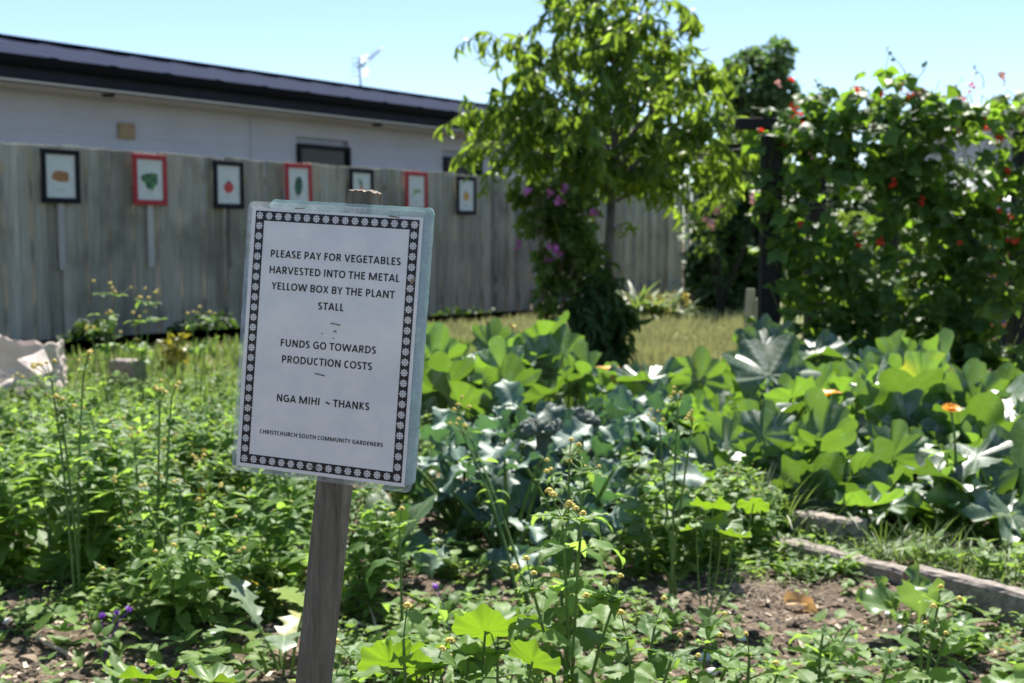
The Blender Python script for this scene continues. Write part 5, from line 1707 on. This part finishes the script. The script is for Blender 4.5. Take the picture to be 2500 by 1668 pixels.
scatter(85, SOIL_R, LOW, 'low leafy seedling weed on the bare soil right of the post', 'seedling weeds right of the post', (.7, 1.35), mind=.07)
BED = [g2(1600, 1250), g2(2560, 1270), g2(2560, 1450), g2(2100, 1370), g2(1900, 1330)]
scatter(36, BED, LOW, 'small weed on the shaded soil under the squash leaves', 'small weeds under the squash', (.8, 1.6), mind=.08)

scatter(16, [g2(560, 1130), g2(800, 1130), g2(820, 1300), g2(560, 1340)], PROTO[:4], 'leafy weed directly behind the notice post', 'weeds behind the notice post', (.4, .7), mind=.1)

# weeds singled out in the foreground and along the fence
def hero(label, base_px, Y, tips, L, T=None, r0=.0045, t0=.45, gap=.05, buds=3, bushy=0.0, mats=None, base=None, name='budded_weed', group=None, budr=.005):
    b = np.array(B(base_px, Y)) if base is None else np.asarray(base, float)
    b[2] = gz(b[0], b[1]) - .01
    stems = []
    for px, py, dy in tips:
        e = P(px, py, Y + dy) - b
        s = np.array([rng.gauss(0, .008), rng.gauss(0, .008), 0])
        stems.append((bez(s, np.array([e[0] * .3, e[1] * .3, e[2] * .55]) + rv(.006), e, 9), r0))
    return weed_thing(name, label, 'weed', stem_weed(stems, L, T or WEEDHI, t0, gap, True, bushy, 1.0, buds, budr), b, 0, group, mats)


hero('tall budded weed standing alone right of the notice with twin straight stems', 1395, 1.85, [(1372, 1265, .0), (1420, 1275, -.04), (1300, 1440, -.08), (1500, 1470, -.05)], .080, t0=.55, gap=.07, buds=4)
hero('upright weed with yellow buds behind the tall twin stemmed weed', 1385, 2.3, [(1390, 1120, 0), (1350, 1180, .05), (1430, 1160, .04)], .078, t0=.3)
hero('thin single stemmed weed right of the post on bare soil', 977, 2.25, [(975, 1290, 0)], .075, t0=.25, gap=.09, buds=2)
hero('broad leaved weed in the bottom foreground right of the nasturtium', 1080, 1.75, [(1075, 1600, 0), (1145, 1610, -.05)], .075, t0=.6, buds=1)
hero('leafy weed with wrinkled leaves just right of the post at the bottom', 860, 1.8, [(855, 1600, 0), (920, 1640, -.05), (820, 1650, .05)], .085, t0=.4, buds=1)
hero('crowded wrinkled leaf weed between the nasturtium leaves', 1000, 1.65, [(985, 1560, 0), (1060, 1640, 0), (1130, 1650, .1)], .08, t0=.5, buds=1)
hero('large leaved weed at the bottom edge under the round nasturtium leaf', 1230, 1.75, [(1215, 1600, 0), (1270, 1640, .05), (1330, 1590, .1)], .085, t0=.5, buds=1)
hero('wide leaved weed at the bottom edge right of centre', 1830, 1.85, [(1830, 1600, 0), (1900, 1640, .05)], .085, t0=.4, buds=1)
hero('weed with big pointed leaves at the bottom edge below the tall weed', 1560, 1.8, [(1530, 1560, 0), (1600, 1520, .1), (1640, 1610, 0)], .075, t0=.5, buds=1)
hero('weed with pale pointed leaves right of the tall weed in the foreground', 1720, 1.95, [(1735, 1530, 0), (1790, 1590, 0), (1680, 1620, -.1)], .07, t0=.45, buds=1)
hero('dark stemmed weed with arching leaves beside the crinkled leaf plant', 2280, 2.2, [(2290, 1480, 0), (2250, 1540, -.05), (2310, 1560, 0)], .07, t0=.3, buds=2)
hero('small weed with two arching leaf pairs at the bottom right', 2160, 2.05, [(2170, 1610, 0)], .075, t0=.4, buds=1)
hero('slim weed at the bottom centre right with cupped leaves', 2010, 2.35, [(2010, 1545, 0), (2080, 1530, .05)], .06, t0=.4, buds=0)
hero('bushy dark weed left of the post, largest in the foreground', 430, 2.75, [(300, 1330, 0), (360, 1230, .1), (440, 1190, .1), (520, 1220, 0), (570, 1300, .05), (250, 1400, -.1), (480, 1330, -.2), (400, 1380, -.25), (590, 1380, -.1), (330, 1290, .2), (470, 1260, .25), (540, 1370, .2)], .062, WEED, t0=.12, gap=.038, bushy=.55, buds=2)
hero('second bushy weed behind the largest left of the post', 330, 3.2, [(180, 1180, 0), (250, 1120, .1), (330, 1090, 0), (420, 1100, .1), (500, 1130, 0), (280, 1200, -.1), (400, 1190, -.1)], .058, WEED, t0=.15, gap=.045, bushy=.4, buds=3)
hero('tall budded weed with forked stem far left of the notice', 170, 3.0, [(125, 925, 0), (205, 905, .05), (150, 1010, 0)], .06, WEED, t0=.35, gap=.075, buds=4, budr=.006)
hero('tall budded weed rising close to the left edge of the notice', 385, 3.1, [(390, 985, 0), (420, 965, .05)], .058, WEED, t0=.3, gap=.08, buds=4, budr=.006)
hero('thin tall weed over the squash leaves with a loose spray of buds', 1650, 3.0, [(1655, 985, 0), (1610, 1040, .05), (1690, 1040, 0)], .045, WEED, t0=.35, gap=.1, buds=5, budr=.005)
hero('leaning weed stem crossing the broccoli leaves', 1290, 2.9, [(1130, 1060, .2), (1120, 1010, .3)], .045, WEED, t0=.5, gap=.09, buds=5)
for px, tips, lb in ((265, [(245, 720, 0), (285, 725, 0), (220, 815, 0), (262, 790, 0)], 'tallest spindly weed against the fence below the cabbage picture'), (340, [(345, 740, 0), (370, 745, 0), (330, 795, 0), (315, 845, -.1)], 'spindly weed against the fence right of the tallest one'), (475, [(470, 795, 0), (512, 785, 0)], 'paired spindly weed against the fence close to the notice'), (110, [(50, 935, 0), (90, 920, -.2)], 'short budded weed in front of the paper sack')):
    hero(lb, px, 6.3, tips, .085, WEED, .004, t0=.25, gap=.14, buds=3, budr=.009, group='spindly weeds before the fence')
shrub('yellowing_seedling', 'small plant with yellowing leaves at the dark fence foot', 'plant', B(425, 8.2), [pp(425, 850, 8.2, (.1, .1, .1))], 60, WEED, leaf_mat('yellowing_leaf', (.14, .16, .03), (.28, .26, .05), (.5, .45, .04)), (.06, .1), 3, shell=.2, droop=.7, thr=-1)
for px, Y, R, lb in ((215, 11.0, (.26, .2, .26), 'dark low bush at the fence foot below the cabbage picture'), (500, 12.6, (.45, .2, .24), 'dark low bush at the fence foot behind the spindly weeds'), (1130, 15.6, (.6, .3, .18), 'dark low bush at the fence foot right of the notice')):
    shrub('low_bush', lb, 'bush', B(px, Y) - [0, 0, .3], [((B(px, Y) + [0, 0, R[2] * .8 - .3]), R)], 500, BEAN, M_darkleaf, (.06, .1), 4, group='dark bushes along the fence foot', thr=-.6)

# nasturtium, crinkled leaf plants, chard, thistle
def nast(label, px, Y, leaves, group=None):
    b = B(px, Y); r = thing('nasturtium', label, 'nasturtium', b, 0, group)
    st, lf = MB(), MB()
    for k, (x, y, dy, s, up, tone) in enumerate(leaves):
        p = P(x, y, Y + dy) - b
        st.tube(bez((0, 0, 0), (p[0] * .7, p[1] * .7, p[2] * .3), p, 8), .0022, .0018, 5, .5, cap=False)
        lf.add(NAST[k % 3], frame(p, unit(np.cross(np.asarray(up, float), (1, .2 * k, .1)) + rv(.15)), up, s), tone)
    st.build('stalks', M_sqstem, r); lf.build('leaves', M_nast, r)
    return r


nast('nasturtium with large glowing round leaves at the bottom right of the post', 1100, 1.75, [(1185, 1540, 0, .098, (.05, .75, .55), .75), (1040, 1575, .05, .085, (-.1, .5, .85), .6), (950, 1615, -.05, .085, (-.5, .75, .55), .8), (1015, 1635, -.1, .075, (.1, .6, .7), .6), (1285, 1480, .35, .105, (-.2, .1, .95), .3), (1300, 1530, .15, .07, (.4, .3, .8), .3), (1300, 1615, -.1, .08, (.5, .5, .6), .6)])
nast('nasturtium with one wide curled leaf at the bottom left', 380, 1.75, [(340, 1655, 0, .11, (.05, .35, .9), .7), (395, 1625, .03, .05, (.5, .3, .8), .7), (520, 1662, -.02, .085, (.1, .25, .95), .25), (290, 1690, -.03, .09, (-.3, .5, .8), .6)])
nast('nasturtium with pale round leaves left of the edging among small weeds', 1730, 2.75, [(1740, 1240, 0, .10, (.1, .3, .9), .6), (1765, 1275, -.05, .09, (0, -.3, .9), .2), (1790, 1310, -.1, .08, (.2, .1, .9), .4), (1700, 1290, 0, .08, (-.2, .2, .9), .5), (1840, 1230, .1, .08, (.2, .5, .8), .6)])
leaf_plant('crinkled_leaf_plant', 'crinkled leaf seedling growing against the concrete edging', 'leafy plant', B(2265, 2.75), 7, LETT, M_lett, (.12, .17), (.02, .05), (50, 85), .006, spread=.02, tone=(.1, .5))
leaf_plant('crinkled_leaf_plant', 'sprawling crinkled leaf plant with a yellowed lower leaf at the right', 'leafy plant', B(2370, 2.2), 8, LETT, M_lett, (.12, .18), (.02, .06), (10, 60), .006, spread=.03, tone=(.3, 1.2))
leaf_plant('chard_plant', 'dark upright chard leaves behind the notice post', 'chard', B(905, 3.15), 8, CHARD, M_chard, (.17, .25), (.05, .10), (74, 89), .008, spread=.06, tone=(.0, .4))
leaf_plant('lobed_weed', 'pale weed with jagged lobed leaves left of the post', 'weed', B(668, 2.5), 7, THIS, M_thistle, (.14, .20), (.04, .14), (30, 75), .004, spread=.04)
leaf_plant('yellowing_plant', 'plant with a bright yellow dying leaf left of the post', 'plant', B(700, 3.0), 5, CHARD, leaf_mat('dying_yellow_leaf', (.45, .33, .02), (.62, .50, .04), (.7, .55, .03), mottled=(40, (.35, .14, .03))), (.07, .11), (.02, .10), (20, 60), .004, spread=.05)
leaf_plant('reddish_lettuce', 'low reddish leafed lettuce beside the notice edge', 'lettuce', B(1040, 4.2), 12, LETT, leaf_mat('reddish_leaf', (.14, .05, .03), (.30, .10, .05), (.45, .12, .04)), (.08, .12), (.01, .04), (10, 70), .004, spread=.04)
leaf_plant('reddish_lettuce', 'low reddish leafed lettuce hidden in weeds left of the notice', 'lettuce', B(540, 4.4), 12, LETT, bpy.data.materials['reddish_leaf'], (.08, .12), (.01, .04), (10, 70), .004, spread=.04)
# marigold cushion, violet flowers
for px, py, Y, m_, n, lb in ((488, 1120, 3.6, M_yellow, 7, 'low yellow orange flower cushion left of the notice'), (255, 1520, 2.55, M_violet, 3, 'tiny violet flowers beside the bushy weed'), (1105, 1420, 2.55, M_violet, 1, 'single violet flower on the soil right of the post')):
    p = P(px, py, Y); b = np.array([p[0], Y, 0])
    r = thing('small_flower', lb, 'flower', b)
    lf = MB()
    for k in range(24): lf.add(rng.choice(SMALL), frame((rng.gauss(0, .03), rng.gauss(0, .03), p[2] * rng.uniform(.0, .8)), unit(rv() + np.array([0, 0, .4])), (0, 0, 1), .04), rng.random())
    lf.build('leaves', M_weedlow, r)
    for k in range(n):
        mb = MB()
        q = np.array([rng.gauss(0, .025), rng.gauss(0, .02), p[2] + rng.gauss(0, .014)])
        mb.tube(bez((0, 0, 0), (q[0] * .2, q[1] * .2, q[2] * .6), q, 4), .001, .001, 4)
        for z in range(3): mb.add(disc(10, 1), frame(q + rv(.002), unit(rv()), unit(rv() * .5 + np.array([0, -.8, .5])), .007), rng.random())
        mb.build('flower', m_, r, False)

# ------------------------------------------------------------------ grass tufts, ground cover, clods and chips (uncountable), pebbles and leaves
lf = MB()
GB = [grid_leaf(lambda t: (1 - t) ** .6 + .02, .022, 1, 6, .0, d) for d in (.5, 1.1, 1.7)]
for px, py, n, h in ((1890, 1300, 90, .26), (1840, 1310, 50, .22), (1990, 1300, 60, .18), (2230, 1370, 120, .14), (2330, 1390, 120, .12), (2120, 1370, 70, .12), (2440, 1420, 80, .12), (1960, 1360, 40, .10), (2050, 1390, 40, .09), (2200, 1520, 30, .07), (1640, 1190, 80, .22), (1720, 1200, 60, .2)):
    for k in range(n):
        p = G(px + rng.gauss(0, 55), py + rng.gauss(0, 14)); a = rng.random() * 6.28
        lf.add(rng.choice(GB), frame(p, unit(np.array([math.cos(a) * .5, math.sin(a) * .5, 1])), (-math.cos(a), -math.sin(a), .3), h * rng.uniform(.5, 1.2)), rng.random() * 1.1)
tag(lf.build('grass', M_grass), kind='stuff')

lf = MB()
def cover(n, region, dens=-.1, sz=(.012, .032)):
    k = 0
    while k < n:
        px, py = rng.uniform(*region[0]), rng.uniform(*region[1])
        p = G(px, py)
        if mnoise.noise(Vector(p * 2.2) + Vector((9, 2, 0))) < dens or not ok_gap(p) or bare(p): k += .3; continue
        k += 1
        p[2] = gz(p[0], p[1])
        tn = rng.random()
        h = rng.uniform(.01, .06)
        for m in range(5):
            a = m * 1.256 + rng.random()
            lf.add(rng.choice(SMALL), frame(p + np.array([rng.gauss(0, .008), rng.gauss(0, .008), h * rng.random()]), (math.cos(a), math.sin(a), rng.uniform(-.1, .7)), unit(rv(.3) + np.array([0, 0, 1])), rng.uniform(*sz)), tn * .7 + .3 * rng.random())
cover(1500, ((-80, 600), (930, 1120)), -.45, (.03, .06))
cover(1300, ((-80, 640), (1100, 1420)), -.3, (.02, .045))
cover(700, ((-80, 720), (1400, 1800)), -.02)
cover(850, ((780, 1950), (1400, 1900)), -.02)
cover(300, ((1900, 2560), (1440, 1850)), .1)
cover(500, ((1560, 1900), (1230, 1420)), -.4, (.02, .045))
cover(350, ((1900, 2560), (1290, 1420)), -.1, (.02, .04))
cover(300, ((780, 1560), (1180, 1400)), -.1, (.02, .04))
cover(330, ((540, 800), (1120, 1420)), -.5, (.02, .05))
tag(lf.build('ground_cover', M_weedlow), kind='stuff')

M_clod = plain('soil_clod', (0.15, 0.112, 0.078), .95, .6, 40, .6, col2=(0.055, 0.040, 0.028), tintvar=.8)
M_chip = plain('bark_chip', (0.42, 0.34, 0.26), .9, .4, 30, tintvar=1.0, col2=(0.16, 0.11, 0.08))
lumps = [lump(s, 1, .5, 1.6) for s in range(6)] + [lump(s, 0, .5, 1.6) for s in range(4)]
mb, mc = MB(), MB()
for k in range(9000):
    px, py = rng.uniform(-100, 2600), 1230 + 520 * rng.random()
    p = G(px, py); p[2] = gz(p[0], p[1])
    s = .0035 * (1 + rng.expovariate(1.1))
    s = min(s, .022)
    mb.add(rng.choice(lumps), SM(p, (s * rng.uniform(.8, 1.5), s * rng.uniform(.8, 1.4), s * rng.uniform(.5, .9)), rng.random() * 6), rng.random())
    if k % 5 == 0:
        q = G(rng.uniform(-100, 2600), 1230 + 520 * rng.random()); q[2] = gz(q[0], q[1]) + .004
        L = rng.uniform(.006, .03)
        a = rng.random() * 6.28
        M = frame(q, (math.cos(a), math.sin(a), rng.gauss(0, .25)), unit(rv(.4) + np.array([0, 0, 1])), 1)
        V = np.array([[-.25, 0, -.06], [.25, .05, -.06], [.2, 1, -.06], [-.15, .9, -.06], [-.25, 0, .06], [.25, .05, .06], [.2, 1, .06], [-.15, .9, .06]]) * [L * .8, L, L * .5]
        mc.add((V, [BOXF], None), M, rng.random())
for k in range(420):                             # dry straw on the bare patch
    q = G(rng.gauss(1845, 60), rng.gauss(1425, 22)); q[2] = gz(q[0], q[1]) + rng.uniform(.002, .02)
    a = rng.random() * 6.28; L = rng.uniform(.02, .07)
    e = q + L * np.array([math.cos(a), math.sin(a), rng.gauss(0, .15)])
    mc.tube(bez(q, (q + e) / 2 + rv(.006), e, 4), .0008, .0005, 4, rng.uniform(.6, 1), cap=False)
tag(mb.build('soil_clods', M_clod, None, False), kind='stuff')
tag(mc.build('bark_chips', M_chip, None, False), kind='stuff')

M_peb = plain('pebble', (0.40, 0.39, 0.38), .7, .3, 60, .2, tintvar=.6)
M_white = plain('white_shell', (0.72, 0.71, 0.68), .6, .15, 40)
for i, (px, py, s, w, lb) in enumerate(((2175, 1488, .018, 1, 'flat white stone left of the grey pebble'), (2205, 1520, .017, 0, 'rounded grey pebble beside the white stone'), (1722, 1600, .02, 1, 'white stone at the foot of the foreground weeds'), (1980, 1645, .015, 1, 'white wood chip like stone at the bottom right'), (1810, 1560, .012, 1, 'small white stone on the bare soil'), (862, 1445, .018, 0, 'grey pebble close to the right side of the post'), (1665, 1510, .014, 0, 'brown grey pebble in front of the tall weed'), (2340, 1655, .014, 1, 'pale stone under the crinkled leaf plant'), (20, 1540, .012, 1, 'white pebble at the left edge'), (1740, 1640, .013, 1, 'pale stone at the bottom centre right'), (2150, 1410, .016, 0, 'grey pebble at the foot of the edging'))):
    p = G(px, py); p[2] = gz(p[0], p[1]) + s * .3
    mb = MB(); mb.add(lump(i + 20, 2, .35, 1.0), SM((0, 0, 0), (s, s * .8, s * .55), rng.random() * 6), rng.random())
    o = mb.build('pebble', M_white if w else M_peb, None, True); o.location = p
    tag(o, lb, 'pebble', 'stones on the soil')
M_dead = leaf_mat('dead_leaf', (.40, .24, .10), (.62, .42, .22), (.6, .35, .12), yellow=(.7, .5, .25))
for px, py, s, lb in ((1915, 1465, .085, 'curled pale brown dead leaf on the bare soil'), (1960, 1480, .05, 'smaller dead leaf touching the curled one'), (2440, 1580, .06, 'dry leaf scrap at the right edge')):
    p = G(px, py); p[2] = gz(p[0], p[1]) + .012
    mb = MB(); mb.add(grid_leaf(ovate, .28, 6, 10, .9, 1.2, .35, .1, 9, 0, int(s * 100)), frame((0, 0, 0), (.9, -.3, .15), (.2, -.5, .8), s), .6)
    o = mb.build('dead_leaf', M_dead); o.location = p; tag(o, lb, 'dead leaf', 'dry leaves on the soil')
for px, py, ex, ey, r, lb in ((870, 1452, 1020, 1425, .004, 'thin pale twig on the soil right of the post'), (90, 1570, 185, 1600, .006, 'dry stick on the soil at the left'), (170, 1640, 215, 1590, .005, 'second dry stick crossing at the left'), (1945, 1555, 1985, 1615, .004, 'straight stick lying on the bare soil'), (2080, 1370, 2190, 1430, .003, 'dry curved stalk arching along the edging'), (930, 1550, 880, 1450, .003, 'brown stalk leaning right of the post')):
    a, b = G(px, py), G(ex, ey)
    a[2], b[2] = gz(*a[:2]) + r, gz(*b[:2]) + r
    mb = MB(); mb.tube(bez(a, (a + b) / 2 + [0, 0, .03 if 'arch' in lb or 'lean' in lb else .004], b, 9) + np.array([rv(.0015) for _ in range(9)]), r, r * .7, 6, .5)
    o = mb.build('twig', plain('dry_twig', (0.46, 0.37, 0.28), .9, .4, 80) if 'dry_twig' not in bpy.data.materials else bpy.data.materials['dry_twig'], None, True, np.array(a)); tag(o, lb, 'twig', 'twigs on the soil')

for o in PROTO + LOW: hide_proto(o)
